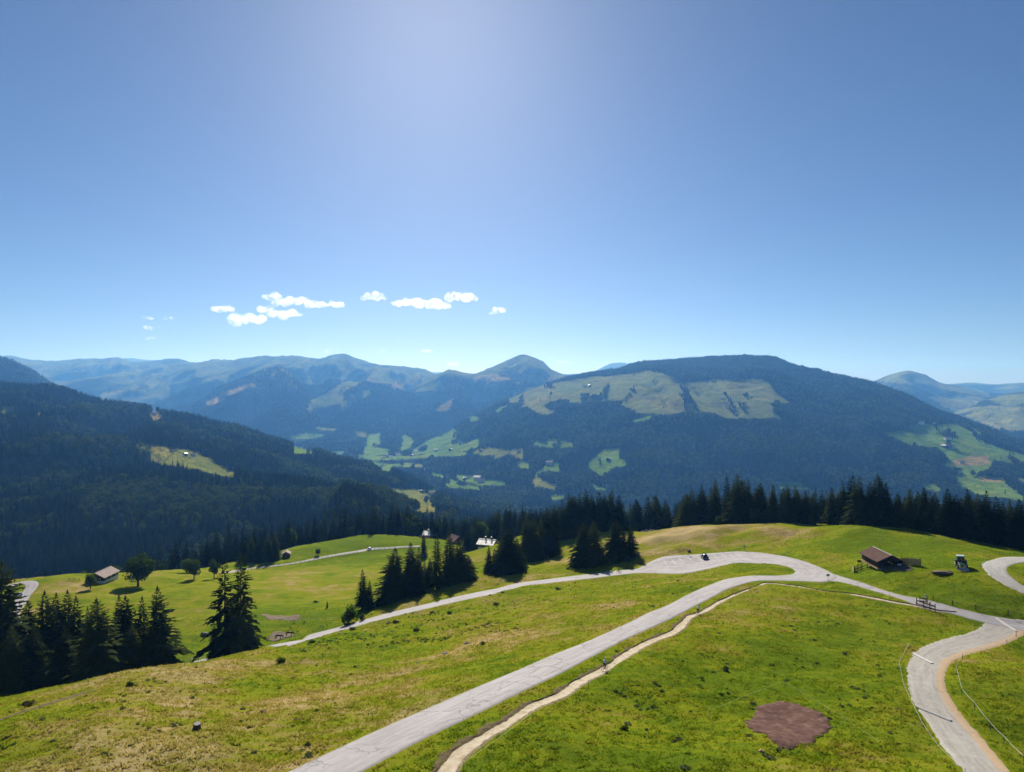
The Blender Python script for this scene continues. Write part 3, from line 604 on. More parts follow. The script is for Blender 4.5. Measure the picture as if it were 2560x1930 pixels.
# the broken turf bank on the road side of the trail
_bk0, _bk1 = T_trail[0], T_trail[0] + (T_trail[0] - T_trail[1]) * (np.clip(.42 + fbm(_ti * 60, _ti * 0, 3, 15) * .75, .06, 1.1) * np.interp(_ti, [0, .5, .6, 1], [1, .8, .25, .1]))[:, None]
m_bank = bpy.data.materials.new('broken_turf'); t = NT(m_bank); P = t.geo()
col = t.ramp(t.noise(P, 1.6, 6, .7), [(.32, (0.070, 0.050, 0.028)), (.50, (0.15, 0.108, 0.060)), (.62, (0.16, 0.16, 0.035)), (.8, (0.27, 0.21, 0.12))]); t.bsdf(col, .95, .08, bump=t.noise(P, 4, 5, .75), bump_strength=1.0, bump_dist=.2)
ribbon('turf_bank', (_bk1, _bk0), m_bank, .05, 4, .2, trough=-.13, rag=.12)
ribbon('dirt_track', D_track, m_bank, .03, 5, rag=.3)
# ------------------------------------------------------------------ foliage
def leaf_material(name, dark, light, translucent=0.3, scale=.5):
    m = bpy.data.materials.new(name); t = NT(m); rnd = t.n('ObjectInfo').outputs['Random']
    n = t.noise(t.geo(), scale, 4, .6)
    k = t.math('ADD', t.math('MULTIPLY', n, .75), t.math('MULTIPLY', t.math('SUBTRACT', rnd, .5), .55))
    col = t.mix(t.fac(k, .2, .7), dark, light)
    d = t.n('BsdfDiffuse'); tr = t.n('BsdfTranslucent'); t.l(col, d.inputs[0])
    t.l(t.mix(1.0, col, (1.25, 1.3, .55), 'MULTIPLY'), tr.inputs[0])
    mx = t.n('MixShader'); mx.inputs[0].default_value = translucent; t.l(d.outputs[0], mx.inputs[1]); t.l(tr.outputs[0], mx.inputs[2]); t.l(mx.outputs[0], t.out.inputs[0])
    return m
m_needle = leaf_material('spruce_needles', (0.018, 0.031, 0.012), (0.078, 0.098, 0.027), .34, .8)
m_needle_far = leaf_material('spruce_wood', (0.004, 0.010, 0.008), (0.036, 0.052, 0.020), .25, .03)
m_larch = leaf_material('larch_needles', (0.045, 0.075, 0.018), (0.085, 0.125, 0.030), .35)
m_leaf = leaf_material('broad_leaves', (0.040, 0.068, 0.014), (0.10, 0.14, 0.026), .4)
m_leaf_far = leaf_material('broadleaf_wood', (0.020, 0.036, 0.015), (0.085, 0.108, 0.036), .3, .03)
m_leaf_grey = leaf_material('pale_shrub_leaves', (0.055, 0.075, 0.040), (0.13, 0.155, 0.085), .3)
m_weed = leaf_material('weed_leaves', (0.060, 0.105, 0.015), (0.125, 0.175, 0.030), .5)
m_leaf_dry = leaf_material('dry_shrub_leaves', (0.055, 0.060, 0.020), (0.13, 0.115, 0.045), .35)
m_bark = simple('bark', (0.060, 0.045, 0.034), .95, .1, scale=2.0)
m_barkg = simple('grey_bark', (0.11, 0.095, 0.08), .95, .1, scale=2.0)

def spruce_crown(h, r, seed, low=False, sparse=1.0, z0=0.05, narrow=1.0):
    q = random.Random(seed); V = []; Fc = []
    def tri(a, b, c): n = len(V); V.extend((a, b, c)); Fc.append((n, n + 1, n + 2))
    n_wh = 13 if low else int(h / .42); ph = q.random() * 6
    lop = [(q.random() * 6.28, q.uniform(.0, .22)) for _ in range(2)]
    for i in range(n_wh):
        f = z0 + (1 - z0) * (i + q.random() * .6) / n_wh
        if f > .995: continue
        z = f * h; env = (1 - f) ** (.68 * narrow) * r
        nb = (6 if f < .7 else 4) if low else max(3, int(9 * (1 - f * .55) * sparse))
        for j in range(nb):
            a = ph + i * 2.4 + j * 6.283 / nb + q.uniform(-.3, .3)
            L = env * q.uniform(.62, 1.1) * (1 + sum(k * math.cos(a - b) for b, k in lop)) + .12
            if q.random() < .05: L *= 1.25
            droop = L * (.55 - .75 * f) * q.uniform(.6, 1.3)
            ca, sa = math.cos(a), math.sin(a)
            if low:
                w = L * .36; up = .06 * h
                tri((0, 0, z + up), (ca * L * .7 - sa * w, sa * L * .7 + ca * w, z - droop * .6), (ca * L, sa * L, z - droop - .3))
                tri((0, 0, z + up), (ca * L, sa * L, z - droop - .3), (ca * L * .7 + sa * w, sa * L * .7 - ca * w, z - droop * .6))
                continue
            def sp(s): return (ca * L * s, sa * L * s, z - droop * s ** 1.5 + .10 * L * s * (1 - s) * 2)
            ns = 4 if L > 1.2 else 3
            for k in range(ns):
                s0 = .10 + .9 * k / ns; p = sp(s0); s1 = min(1, s0 + .34); 
                for sd in (-1, 1):
                    tw = L * .40 * (1.12 - s0) * q.uniform(.7, 1.25); an = a + sd * q.uniform(.55, .95)
                    e = (p[0] + math.cos(an) * tw, p[1] + math.sin(an) * tw, p[2] - tw * q.uniform(.15, .55))
                    m_ = sp(s1); 
                    tri(p, e, (m_[0], m_[1], m_[2] - .05 * L))
                    if q.random() < .6:
                        d_ = q.uniform(.15, .4) * (.6 + .5 * L / r)
                        tri(p, ((p[0] + e[0]) / 2 + q.uniform(-.1, .1), (p[1] + e[1]) / 2, (p[2] + e[2]) / 2 - d_), e)
            p = sp(.8); e = sp(1.06); w = .07 * L + .04
            tri((p[0] - sa * w, p[1] + ca * w, p[2]), (p[0] + sa * w, p[1] - ca * w, p[2]), e)
    t = .02 * h
    for k in range(3):
        a = k * 2.1; tri((math.cos(a) * t * .6, math.sin(a) * t * .6, h * .955), (math.cos(a + 2) * t * .6, math.sin(a + 2) * t * .6, h * .955), (0, 0, h * 1.02))
    return np.array(V), np.array(Fc)
def trunk_mesh(h, r, seed, mat, lean=0.0):
    q = random.Random(seed); b = MB(); rings = []
    for i in range(7):
        f = i / 6; cx = math.sin(f * 2 + seed) * .02 * h * f + lean * h * f * f; cy_ = math.cos(f * 1.7 + seed) * .015 * h * f; rr = r * (1 - f) ** .8 + .015 + (r * .5 if i == 0 else 0)
        rings.append([(cx + rr * math.cos(k * 6.283 / 8), cy_ + rr * math.sin(k * 6.283 / 8), -.6 + (h * .97 + .6) * f) for k in range(8)])
    b.loft(rings); return b.mesh('trunk', mat, True)
def broad_crown(h, r, seed, n=2600, leaf=.42, z0=.22, lobes=22, shape=1.0):
    """leaf sprays spread over the lobes of a round crown; gaps stay between the lobes"""
    q = np.random.default_rng(seed); cz = h * (z0 + 1) / 2; rz = h * (1 - z0) / 2
    u = q.normal(size=(lobes, 3)); u /= np.linalg.norm(u, axis=1)[:, None]; rad = q.uniform(.45, .80, lobes)[:, None]
    c = u * rad * np.array([r, r, rz]) * [1, 1, 1] + [0, 0, cz]; lr = q.uniform(.26, .46, lobes) * r
    k = q.integers(0, lobes, n); d = q.normal(size=(n, 3)); d /= np.linalg.norm(d, axis=1)[:, None]
    p = c[k] + d * (lr[k] * q.uniform(.55, 1.05, n) ** .6)[:, None]
    p[:, 2] = np.maximum(p[:, 2], h * z0 * .75 + q.uniform(0, .08 * h, n))
    a = q.normal(size=(n, 3)); a /= np.linalg.norm(a, axis=1)[:, None]; a = a + d * .3; b = np.cross(a, q.normal(size=(n, 3))); b /= np.linalg.norm(b, axis=1)[:, None]; a /= np.linalg.norm(a, axis=1)[:, None]
    s = (leaf * q.uniform(.6, 1.4, n))[:, None]
    V = np.stack([p - a * s, p + b * s * .55, p + a * s, p - b * s * .55], 1).reshape(-1, 3)
    return V, np.arange(4 * n).reshape(n, 4)
def broad_trunk(h, r, seed, z0=.25, mat=None):
    q = random.Random(seed); b = MB(); tr = max(.12, h * .028)
    b.tube((0, 0, -.5), (0, 0, h * z0), tr * 1.3, tr, 8)
    for k in range(6):
        a = k * 1.05 + q.random(); e = Vector((math.cos(a) * r * .5, math.sin(a) * r * .5, h * q.uniform(.55, .8)))
        b.tube((0, 0, h * z0 * .92), e * .55 + Vector((0, 0, h * z0 * .3)), tr * .65, tr * .4, 6); b.tube(e * .55 + Vector((0, 0, h * z0 * .3)), e, tr * .4, tr * .12, 6)
    b.tube((0, 0, h * z0 * .95), (.1 * r, 0, h * .85), tr * .9, tr * .2, 7)
    return b.mesh('trunk', mat or m_barkg, True)

# ------------------------------------------------------------------ far woods: one mass per kind of tree
def proto(name, V, Fc, mat):
    o = bpy.data.objects.new(name, np_mesh(name, V, Fc, [mat])); return o     # never linked: only its mesh is scattered
def scatter_group(proto_mesh):
    g = bpy.data.node_groups.new('scatter_trees', 'GeometryNodeTree')
    g.interface.new_socket('Geometry', in_out='INPUT', socket_type='NodeSocketGeometry'); g.interface.new_socket('Geometry', in_out='OUTPUT', socket_type='NodeSocketGeometry')
    n = g.nodes; i = n.new('NodeGroupInput'); o = n.new('NodeGroupOutput'); ins = n.new('GeometryNodeInstanceOnPoints'); oi = n.new('GeometryNodeObjectInfo'); oi.inputs['Object'].default_value = proto_mesh
    r = n.new('GeometryNodeInputNamedAttribute'); r.data_type = 'FLOAT_VECTOR'; r.inputs['Name'].default_value = 'rot'
    s = n.new('GeometryNodeInputNamedAttribute'); s.data_type = 'FLOAT_VECTOR'; s.inputs['Name'].default_value = 'scl'
    m2p = n.new('GeometryNodeMeshToPoints')
    g.links.new(i.outputs[0], m2p.inputs[0]); g.links.new(m2p.outputs[0], ins.inputs['Points']); g.links.new(oi.outputs['Geometry'], ins.inputs['Instance'])
    e2r = n.new('FunctionNodeEulerToRotation'); g.links.new(r.outputs[0], e2r.inputs[0]); g.links.new(e2r.outputs[0], ins.inputs['Rotation'])
    g.links.new(s.outputs[0], ins.inputs['Scale']); g.links.new(ins.outputs[0], o.inputs[0]); return g
def forest(name, pts, scl, pr, label):
    me = bpy.data.meshes.new(name); n = len(pts); me.vertices.add(n); me.vertices.foreach_set('co', pts.astype(np.float32).ravel())
    a = me.attributes.new('rot', 'FLOAT_VECTOR', 'POINT'); v = np.zeros((n, 3), np.float32); v[:, 2] = rng.uniform(0, 6.28, n); v[:, :2] = rng.normal(0, .03, (n, 2)); a.data.foreach_set('vector', v.ravel())
    a = me.attributes.new('scl', 'FLOAT_VECTOR', 'POINT'); a.data.foreach_set('vector', scl.astype(np.float32).ravel())
    o = bpy.data.objects.new(name, me); link(o); tag(o, label, 'forest', kind='stuff')
    md = o.modifiers.new('trees', 'NODES'); md.node_group = scatter_group(pr); return o

def wood_points():
    """trees on a jittered polar raster, thinned to the wooded parts that can be seen"""
    P = []; y = 415.0
    while y < 6900:
        sp = np.interp(y, [400, 900, 2000, 3500, 5000, 6900], [4.6, 5.2, 6.6, 8.6, 11, 15])
        w0, w1 = (-760 - 1280) / F * y, (3300 - 1280) / F * y
        n = int((w1 - w0) / sp); X = np.linspace(w0, w1, n) + rng.uniform(-.48, .48, n) * sp; Yv = y + rng.uniform(-.5, .5, n) * sp
        P.append(np.c_[X, Yv]); y += sp * .95
    return np.vstack(P)
WP = wood_points(); WX, WY = WP.T; WZ = z_at(WX, WY); WPX = 1280 + F * WX / WY
_ii = np.clip(((WPX - PXS[0]) / (PXS[1] - PXS[0])).round().astype(int), 0, ncol - 1); _jj = np.clip(np.searchsorted(YS, WY), 0, nrow - 1); _lid = LID[_jj, _ii]
WH = 19 + fbm(WX / 160, WY / 160, 2, 61) * 5 + rng.normal(0, 2.6, len(WX)); WH = np.clip(WH, 8, 30)
keep = (WZ + WH) / WY > run_at(WPX, WY * .995) - .0004
keep &= ~((_lid == -1) & (WZ / WY > run_at(WPX, WY * .99) - .0035))          # open near shelf
row = lambda z: 965 - F * z / WY
_jx = fbm(WX / (WY * .012), WY / 40, 3, 101) * 7; _jy = fbm(WX / (WY * .012) + 9, WY / 40, 3, 105) * 4          # wood edges wander
_jk = np.clip(WY / 4500, .25, 1); _jx *= _jk; _jy *= _jk
_copse = fbm(WX / (30 + WY * .02), WY / (60 + WY * .03), 3, 111) + rng.normal(0, .12, len(WX)); _open = _copse < np.where(WY > 3000, .62, .8)
keep &= ((meadow_id(WPX + _jx, row(WZ) + _jy) == 0) & (meadow_id(WPX + _jx, row(WZ + WH * .7) + _jy) == 0)) | ~_open
keep &= (GZ[_jj, _ii] < 150) | (rng.random(len(WX)) < .6)
thin = fbm(WX / 420, WY / 420, 3, 65)
keep &= ~((_lid == 0) & (thin > -.05 + rng.random(len(WX)) * .5) & (WY > 2200))          # open valley floor
keep &= (_lid != 10) & (_lid != 11)
# the near summit band is dwarf wood; scattered single trees in the high pasture
WX, WY, WZ, WPX, WH, _lid = (q[keep] for q in (WX, WY, WZ, WPX, WH, _lid))
_top = (_lid == 3) & (row(WZ) < 925); WH[_top] *= .45
# scattered pasture trees
_mx = rng.uniform(1150, 2500, 9000); _my = rng.uniform(920, 1200, 9000)
dec = fbm(WX / 230, WY / 230, 3, 67) + rng.normal(0, .22, len(WX)) + np.where(_lid == 3, .38, 0) + np.where((_lid == 0), .2, 0) + np.where((row(WZ) > 1235) & (row(WZ) < 1345) & (WPX > 200) & (WPX < 1000), .42, 0)
isd = dec > .42
near = WY < 1500
print('wood', len(WX), isd.sum(), near.sum())
def emit(name, sel, pr, base_h, label, wide=1.0):
    h = WH[sel]; k = h / base_h; w = k * rng.uniform(.8, 1.2, len(k)) * wide
    forest(name, np.c_[WX[sel], WY[sel], WZ[sel] - .5], np.c_[w, w, k], pr, label)
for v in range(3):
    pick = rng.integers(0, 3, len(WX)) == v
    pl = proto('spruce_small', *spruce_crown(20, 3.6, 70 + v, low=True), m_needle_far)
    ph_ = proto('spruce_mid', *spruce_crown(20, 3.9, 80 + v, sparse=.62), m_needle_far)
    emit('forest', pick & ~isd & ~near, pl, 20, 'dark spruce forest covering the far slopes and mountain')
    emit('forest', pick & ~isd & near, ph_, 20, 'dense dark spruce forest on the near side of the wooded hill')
for v in range(2):
    pick = rng.integers(0, 2, len(WX)) == v
    V, Fc = broad_crown(15, 6.0, 90 + v, 150, 1.7, .05, 14); emit('forest', pick & isd & ~near, proto('broadleaf_small', V, Fc, m_leaf_far), 17, 'lighter broadleaf wood mixed into the far spruce slopes')
    V, Fc = broad_crown(15, 5.2, 94 + v, 700, .8, .08, 18); emit('forest', pick & isd & near, proto('broadleaf_mid', V, Fc, m_leaf_far), 17, 'pale green broadleaf wood below the near spruce hillside')
# ------------------------------------------------------------------ single trees near the viewer
SPR = []
for v in range(7):
    r_ = [4.5, 5.1, 4.0, 5.4, 4.7, 3.6, 5.8][v]
    V, Fc = spruce_crown(20, r_, 100 + v, z0=[.05, .03, .08, .04, .06, .10, .02][v], sparse=[1, 1.05, .95, 1.1, 1, .9, 1.15][v]); SPR.append((np_mesh('crown', V, Fc, [m_needle]), trunk_mesh(20, .30, v, m_bark)))
SPARSE = []
for v in range(2):
    V, Fc = spruce_crown(20, 5.2, 120 + v, z0=.10, sparse=.48); SPARSE.append((np_mesh('crown', V, Fc, [m_needle]), trunk_mesh(20, .28, v + 3, m_barkg)))
V, Fc = spruce_crown(20, 3.0, 130, z0=.12, sparse=.75, narrow=.75); LARCH = (np_mesh('crown', V, Fc, [m_larch]), trunk_mesh(20, .25, 5, m_barkg))
BROAD = []
for v in range(4):
    V, Fc = broad_crown(10, [4.9, 3.9, 4.2, 3.6][v], 140 + v, [5200, 3200, 3000, 2600][v], .33, [.16, .2, .12, .22][v], [34, 24, 20, 18][v]); BROAD.append((np_mesh('crown', V, Fc, [m_leaf]), broad_trunk(10, 4, 150 + v, .24)))
BUSH = []
for v, mt in enumerate((m_weed, m_leaf_grey, m_leaf_dry)):
    V, Fc = broad_crown(2.0, 1.35, 160 + v, 620, .20, .02, 12); BUSH.append((np_mesh('foliage', V, Fc, [mt]), broad_trunk(2.0, 1.0, 170 + v, .2, m_bark)))
def ground_z(X, Y): return float(z_at(np.array([X]), np.array([Y]))[0])
def plant(name, X, Y, h, base_h, pair_, label, cat, group=None, wide=1.0, rz=None, lean=(0, 0), z=None):
    z = float(z_at(np.array([X]), np.array([Y]))[0]) if z is None else z
    o = empty(name, (X, Y, z - .05), 0, label, cat, group); o.rotation_euler = (lean[0], lean[1], R.uniform(0, 6.28) if rz is None else rz)
    s = h / base_h; o.scale = (s * wide, s * wide, s)
    for nm, me in (('crown' if cat != 'bush' else 'foliage', pair_[0]), ('trunk', pair_[1])):
        link(bpy.data.objects.new(nm, me), o)
    return o
def spruce(px, Y, top, label, group=None, var=None, wide=None, name='spruce_tree', pr=None):
    X = (px - 1280) / F * Y; zg = float(z_at(np.array([X]), np.array([Y]))[0]); h = -(top - 965) / F * Y - zg
    h = max(3.0, min(h, 34))
    return plant(name, X, Y, h, 20, pr or SPR[R.randrange(6) if var is None else var], label, 'tree', group, wide if wide else R.uniform(.88, 1.2))
# the clump below the crest of the dry slope
g = 'spruces below the dry slope'
for px, Y, top, lab, w in [(6,172,1400,'tall spruce clipped by the picture edge beside the valley road bend',1.0),(69,182,1502,'slim spruce just right of the white car on the valley road',.85),(111,176,1478,'dense spruce with broad dark top, third from the picture edge',1.0),
    (140,190,1482,'spruce with a leafy pale top between two denser dark ones',.9),(168,180,1475,'pointed spruce in front of the leaning small tree by the barn',.9),(189,172,1490,'narrow spruce left of the big foremost spruce of the clump',.75),
    (240,163,1496,'big foremost spruce of the clump, lowest reaching and sunlit on its right',1.2),(219,185,1517,'short spruce half hidden behind the big foremost one',.8),(297,182,1487,'left one of twin spruce tops below the big round maple',.8),(313,178,1489,'right one of twin spruce tops below the big round maple',.85),
    (355,178,1490,'slender spruce between the twin tops and the tall edge spruce',.7),(393,174,1466,'tall feathery spruce at the open end of the clump beside the meadow',1.0),(28,160,1560,'low spruce at the foot of the clump near the picture edge',.9),(-40,168,1450,'spruce at the picture edge with only its branches showing',1.0),(85,165,1560,'shorter dark spruce deep in the shaded clump',1.1),(330,170,1560,'shorter dark spruce under the twin tops',1.1),(160,165,1570,'low dark spruce filling the shade in the middle of the clump',1.2),(365,170,1580,'low spruce skirting the tall feathery edge spruce',1.0)]:
    spruce(px, Y, top, lab, g, wide=w * 1.4)
for px, Y, top, lab, v in [(561,190,1397,'thin ragged spruce with bare upper trunk, left of a pair',0),(604,187,1382,'taller ragged spruce showing sky through its branches, right of a pair',1)]:
    spruce(px, Y, top, lab, 'ragged spruces on the crest', pr=SPARSE[v], wide=1.02)
spruce(582, 192, 1490, 'short dense spruce standing between the two ragged spruces', 'ragged spruces on the crest', wide=1.5); spruce(535, 191, 1560, 'low bushy spruce at the foot of the ragged pair', 'ragged spruces on the crest', wide=1.5)
spruce(630, 189, 1560, 'low spruce beside the ragged pair towards the horses', 'ragged spruces on the crest', wide=1.6)
g = 'spruces between the lower road and the meadow'
for px, Y, top, lab, w, v in [(906,222,1424,'slim spruce rising over the round bush by the lower road',.9,5),(924,220,1451,'shorter spruce leaning on the slim one over the round bush',.85,2),(945,222,1500,'low young tree right of the slim spruce by the lower road',1.1,0),
    (988,226,1370,'broad spruce with visible straight trunk, leftmost of the roadside grove',1.15,1),(1026,233,1356,'tall spruce second in the roadside grove behind the broad one',1.0,0),(1047,226,1368,'thin dark spruce in the middle of the roadside grove',.75,5),(1040,224,1425,'low dense spruce in front of the grove by the road',1.2,3),
    (1122,232,1328,'tallest dark spruce of the roadside grove with bare trunk',.95,2),(1146,236,1352,'spruce right of the tallest one in the roadside grove',1.05,1),(1170,240,1388,'lowest spruce at the uphill end of the roadside grove',1.15,3),(1100,228,1440,'short spruce at the foot of the larch beside the road',1.0,4),(1075,236,1395,'spruce hidden behind the larch of the roadside grove',1.0,4)]:
    spruce(px, Y, top, lab, g, var=v, wide=w * 1.65)
spruce(1092, 228, 1337, 'light green larch standing among dark spruces by the lower road', None, pr=LARCH, wide=1.25, name='larch_tree')
spruce(1062, 236, 1400, 'yellow green young larch behind the grove near the meadow', None, pr=LARCH, wide=1.3, name='larch_tree')
spruce(1058, 395, 1325, 'slim spruce in front of the terrace of the white roofed house', None, wide=.8)
spruce(818, 243, 1505, 'tiny lone spruce on the meadow above the pasture fence', None, wide=1.0)
g = 'dark grove above the lower road'
for px, Y, top, w, v in [(1222,252,1365,.9,2),(1236,250,1372,.9,0),(1272,246,1321,1.25,6),(1255,258,1340,1.0,3),(1292,256,1345,1.1,1),(1315,285,1286,.9,0),(1335,282,1296,1.0,3),(1352,288,1292,.8,2),(1368,295,1268,1.0,1),(1380,285,1310,1.1,4)]:
    spruce(px, Y, top, 'dark spruce in the grove between the grey house and the lower road', g, var=v, wide=w * 1.5)
g = 'four spruces by the road cyclist'
for px, Y, top, w, v, lab in [(1458,243,1306,1.05,3,'left spruce of the dense pair beside the road cyclist'),(1484,241,1303,1.1,1,'right spruce of the dense pair beside the road cyclist'),(1539,246,1300,1.15,6,'broadest spruce of the three next to the parking lay-by'),(1558,248,1315,.85,2,'thin spruce between two broad ones next to the parking lay-by'),(1576,247,1312,1.1,0,'last spruce of the group before the dry bank and parking lay-by')]:
    spruce(px, Y, top, lab, g, var=v, wide=w * 1.4)
# stands that read as a row of look-alikes
_ord = 'first second third fourth fifth sixth seventh eighth ninth tenth eleventh twelfth thirteenth fourteenth'.split()
def stand(tops, Yf, label, group, fill=0, depth=(6, 40), drop=(4, 22), front=None):
    """a row of front trees, each told by its place in the row, and look-alikes half hidden behind them"""
    P = [(px, Yf(px) + R.uniform(0, 6), top, '%s tree from the downhill end, front of the %s' % (_ord[i], front) if front else label) for i, (px, top) in enumerate(tops)]
    for _ in range(fill):
        px = R.uniform(tops[0][0] - 8, tops[-1][0] + 8); t0 = float(np.interp(px, [a for a, _ in tops], [b for _, b in tops]))
        P.append((px, Yf(px) + R.uniform(*depth), t0 + R.uniform(*drop), label))
    for px, Y, top, lab in P: spruce(px, Y, top, lab, group, wide=R.uniform(1.15, 1.75))
stand([(1386,1261),(1405,1248),(1422,1234),(1436,1240),(1449,1231),(1464,1224),(1480,1236),(1497,1228),(1512,1237),(1530,1224),(1548,1237)], lambda p: np.interp(p, [1386, 1548], [318, 322]), 'half hidden spruce inside the tall dark block behind the roadside pair', 'tall block of spruces', 12, (4, 26), (2, 25), 'tall dark block behind the roadside pair')
stand([(1190,1300),(1230,1283),(1265,1275),(1300,1280),(1340,1272),(1385,1268)], lambda p: 430 - (p - 1190) * .2, 'distant small spruce in the wood behind the grey roofed house', 'spruces behind the houses', 22, (0, 60), (-6, 14), 'spruce row behind the grey roofed house')
stand([(1560,1262),(1590,1248),(1620,1240),(1640,1238),(1665,1250),(1690,1256),(1712,1236)], lambda p: np.interp(p, [1560, 1712], [390, 345]), 'spruce inside the wood between the tall block and the ridge stand', 'spruces behind the dry bank', 26, (0, 50), (-4, 26), 'wood behind the dry bank')
_edge = lambda p: np.interp(p, [1690, 1760, 1850, 2000, 2140, 2190, 2300, 2400, 2560, 2700], [318, 312, 292, 268, 248, 244, 231, 223, 212, 205])
stand([(1712,1236),(1729,1221),(1755,1213),(1789,1198),(1817,1190),(1844,1185),(1871,1198),(1902,1206),(1933,1210),(1968,1214),(1988,1214),(2014,1226),(2038,1221),(2079,1218)], _edge, 'half hidden spruce inside the long ridge stand above the parking lay-by', 'ridge stand above the lay-by', 46, (3, 34), (6, 45), 'long ridge stand above the parking lay-by')
stand([(2106,1200),(2132,1188),(2149,1191)], _edge, 'tall spruce close left of the broadest spruce above the brown barn', 'tall spruces above the barn', 4, (3, 16), (20, 60))
for px, top, w, v, lab in [(2194,1185,1.45,6,'broadest tallest spruce on the skyline above the brown barn'),(2176,1204,1.2,3,'spruce merged with the broadest one on its uphill side'),(2216,1206,1.2,1,'spruce merged with the broadest one towards the tractor')]:
    spruce(px, float(_edge(px)) + 1, top, lab, 'tall spruces above the barn', var=v, wide=w)
stand([(2244,1229),(2272,1224),(2310,1218),(2338,1232),(2369,1221),(2392,1236),(2419,1221),(2444,1233),(2466,1227),(2490,1240),(2524,1245),(2548,1247),(2580,1240),(2640,1240)], _edge, 'half hidden spruce inside the dark ridge stand behind the tractor', 'ridge stand behind the tractor', 44, (3, 34), (6, 60), 'dark ridge stand behind the tractor')
for px, top, Yo in [(1800,1290,-6),(1890,1268,-5),(2030,1300,-5)]:
    Y = float(_edge(px)) + Yo; X = (px - 1280) / F * Y; zg = z_at(np.array([X]), np.array([Y]))[0]
    plant('broadleaf_tree', X, Y, max(3, -(top - 965) / F * Y - zg), 10, BROAD[1 + px % 3], {1800: 'low yellow green bushy tree at the foot of the ridge stand', 1890: 'larger yellow green bushy tree before the dark ridge stand', 2030: 'small olive bushy tree at the foot of the ridge spruces'}[px], 'tree', None, 1.1)
# the depth of the ridge wood behind its front trees
_fp = []
for _ in range(420):
    px = R.uniform(1560, 2680); Y = float(_edge(max(px, 1690))) + R.uniform(10, 60) + (40 if px < 1690 else 0); X = (px - 1280) / F * Y; _fp.append((X, Y, ground_z(X, Y) - .3, R.uniform(9, 15)))
_fp = np.array(_fp); _h = _fp[:, 3] / 20; _w = _h * rng.uniform(1.3, 1.9, len(_h))
forest('forest', _fp[:, :3], np.c_[_w, _w, _h], proto('spruce_inner', *spruce_crown(20, 4.2, 133, sparse=.8), m_needle), 'shaded inner trees of the spruce wood behind the ridge')
# the edge of the valley meadow
g = 'trees along the valley meadow edge'
stand([(612,1348),(630,1342),(648,1338),(668,1336),(686,1328)], lambda p: 392, 'dark spruce of the clump beside the small roadside hut', 'clump beside the hut', 4, (2, 12), (4, 25))
stand([(715,1335),(760,1328),(795,1313),(834,1307),(855,1298)], lambda p: np.interp(p, [700, 855], [452, 500]), 'half hidden dark tree on the valley edge of the bright meadow', g, 16, (2, 22), (2, 18), 'tree line edging the bright meadow')
stand([(946,1303),(962,1293),(981,1271),(996,1268),(1020,1262),(1035,1280)], lambda p: 520, 'tall dark spruce of the block at the far corner of the bright meadow', 'far corner block', 8, (2, 20), (3, 22))
stand([(1094,1292),(1112,1287),(1122,1305)], lambda p: 470, 'slim spruce beside the white roofed house', 'spruces by the white house', 4, (2, 14), (2, 18))
stand([(1168,1322),(1180,1310),(1190,1318)], lambda p: 402, 'dark spruce of the compact clump between the two roofs', 'clump between the roofs', 5, (1, 7), (2, 20))
stand([(1060,1300),(1100,1296),(1150,1296),(1180,1294)], lambda p: 540, 'small far spruce behind the white roofed house', 'far spruces behind the white house', 14, (0, 40), (-4, 14))
for px, Y, top, h_, v, w, lab in [(345,310,1386,0,0,1.02,'big round maple with a full dark crown on the meadow'),(485,325,1396,0,2,.85,'smaller oval maple right of the big round one on the meadow'),(535,330,1394,0,3,.7,'slim small broadleaf tree beside the oval maple'),(226,296,1434,0,1,1.0,'small broadleaf tree with two trunks in front of the barn'),
    (795,405,1371,0,2,1.05,'lone low round tree beside the fenced farm road'),(405,352,1408,0,3,.9,'pale broadleaf tree behind the big round maple'),(465,352,1396,0,2,1.0,'pale broadleaf tree behind the oval maple at the meadow edge'),(725,448,1318,0,1,.8,'round broadleaf tree on the valley edge of the bright meadow'),(885,480,1313,0,2,1.1,'yellow green broadleaf tree at the meadow edge between spruces'),
    (866,484,1318,0,3,1.0,'paler broadleaf tree left of the yellow green one at the meadow edge'),(1036,492,1305,0,1,.9,'round tree at the corner of the white roofed house'),(1052,500,1306,0,2,.8,'second round tree behind the terrace of the white roofed house'),(1224,425,1320,0,2,.9,'silvery broadleaf tree above the grey shingle roof'),(1205,440,1303,0,1,.9,'dark broadleaf tree above the compact spruce clump')]:
    X = (px - 1280) / F * Y; zg = z_at(np.array([X]), np.array([Y]))[0]; plant('broadleaf_tree', X, Y, max(3.5, -(top - 965) / F * Y - zg), 10, BROAD[v], lab, 'tree', None, w)
def bush(px, py, h, v, lab, w=1.0):
    p = hit(px, py); k = .6 if h < 2 else 1; o = plant('bush', p[0], p[1], h * k, 2.0, BUSH[v], lab, 'bush', None, w / k * .72); return o
bush(872,1560,5.2,0,'big round dark bush at the edge of the lower road',1.0); bush(905,1552,2.2,1,'pale small bush beside the big round one on the lower road')
bush(1540,1412,2.6,0,'leafy bush beside the road cyclist'); bush(1524,1416,2.0,0,'low bush at the foot of the spruces by the road cyclist')
bush(1122,1540,1.5,0,'dark low bush on the slope below the roadside grove',1.3); bush(700,1655,1.3,0,'dark flat bush on the upper dry slope',2.0); bush(1040,1577,1.2,2,'small dark bush on the slope under the roadside grove',1.3); bush(1080,1532,1.2,2,'low bush on the near verge of the lower road below the grove',1.4)
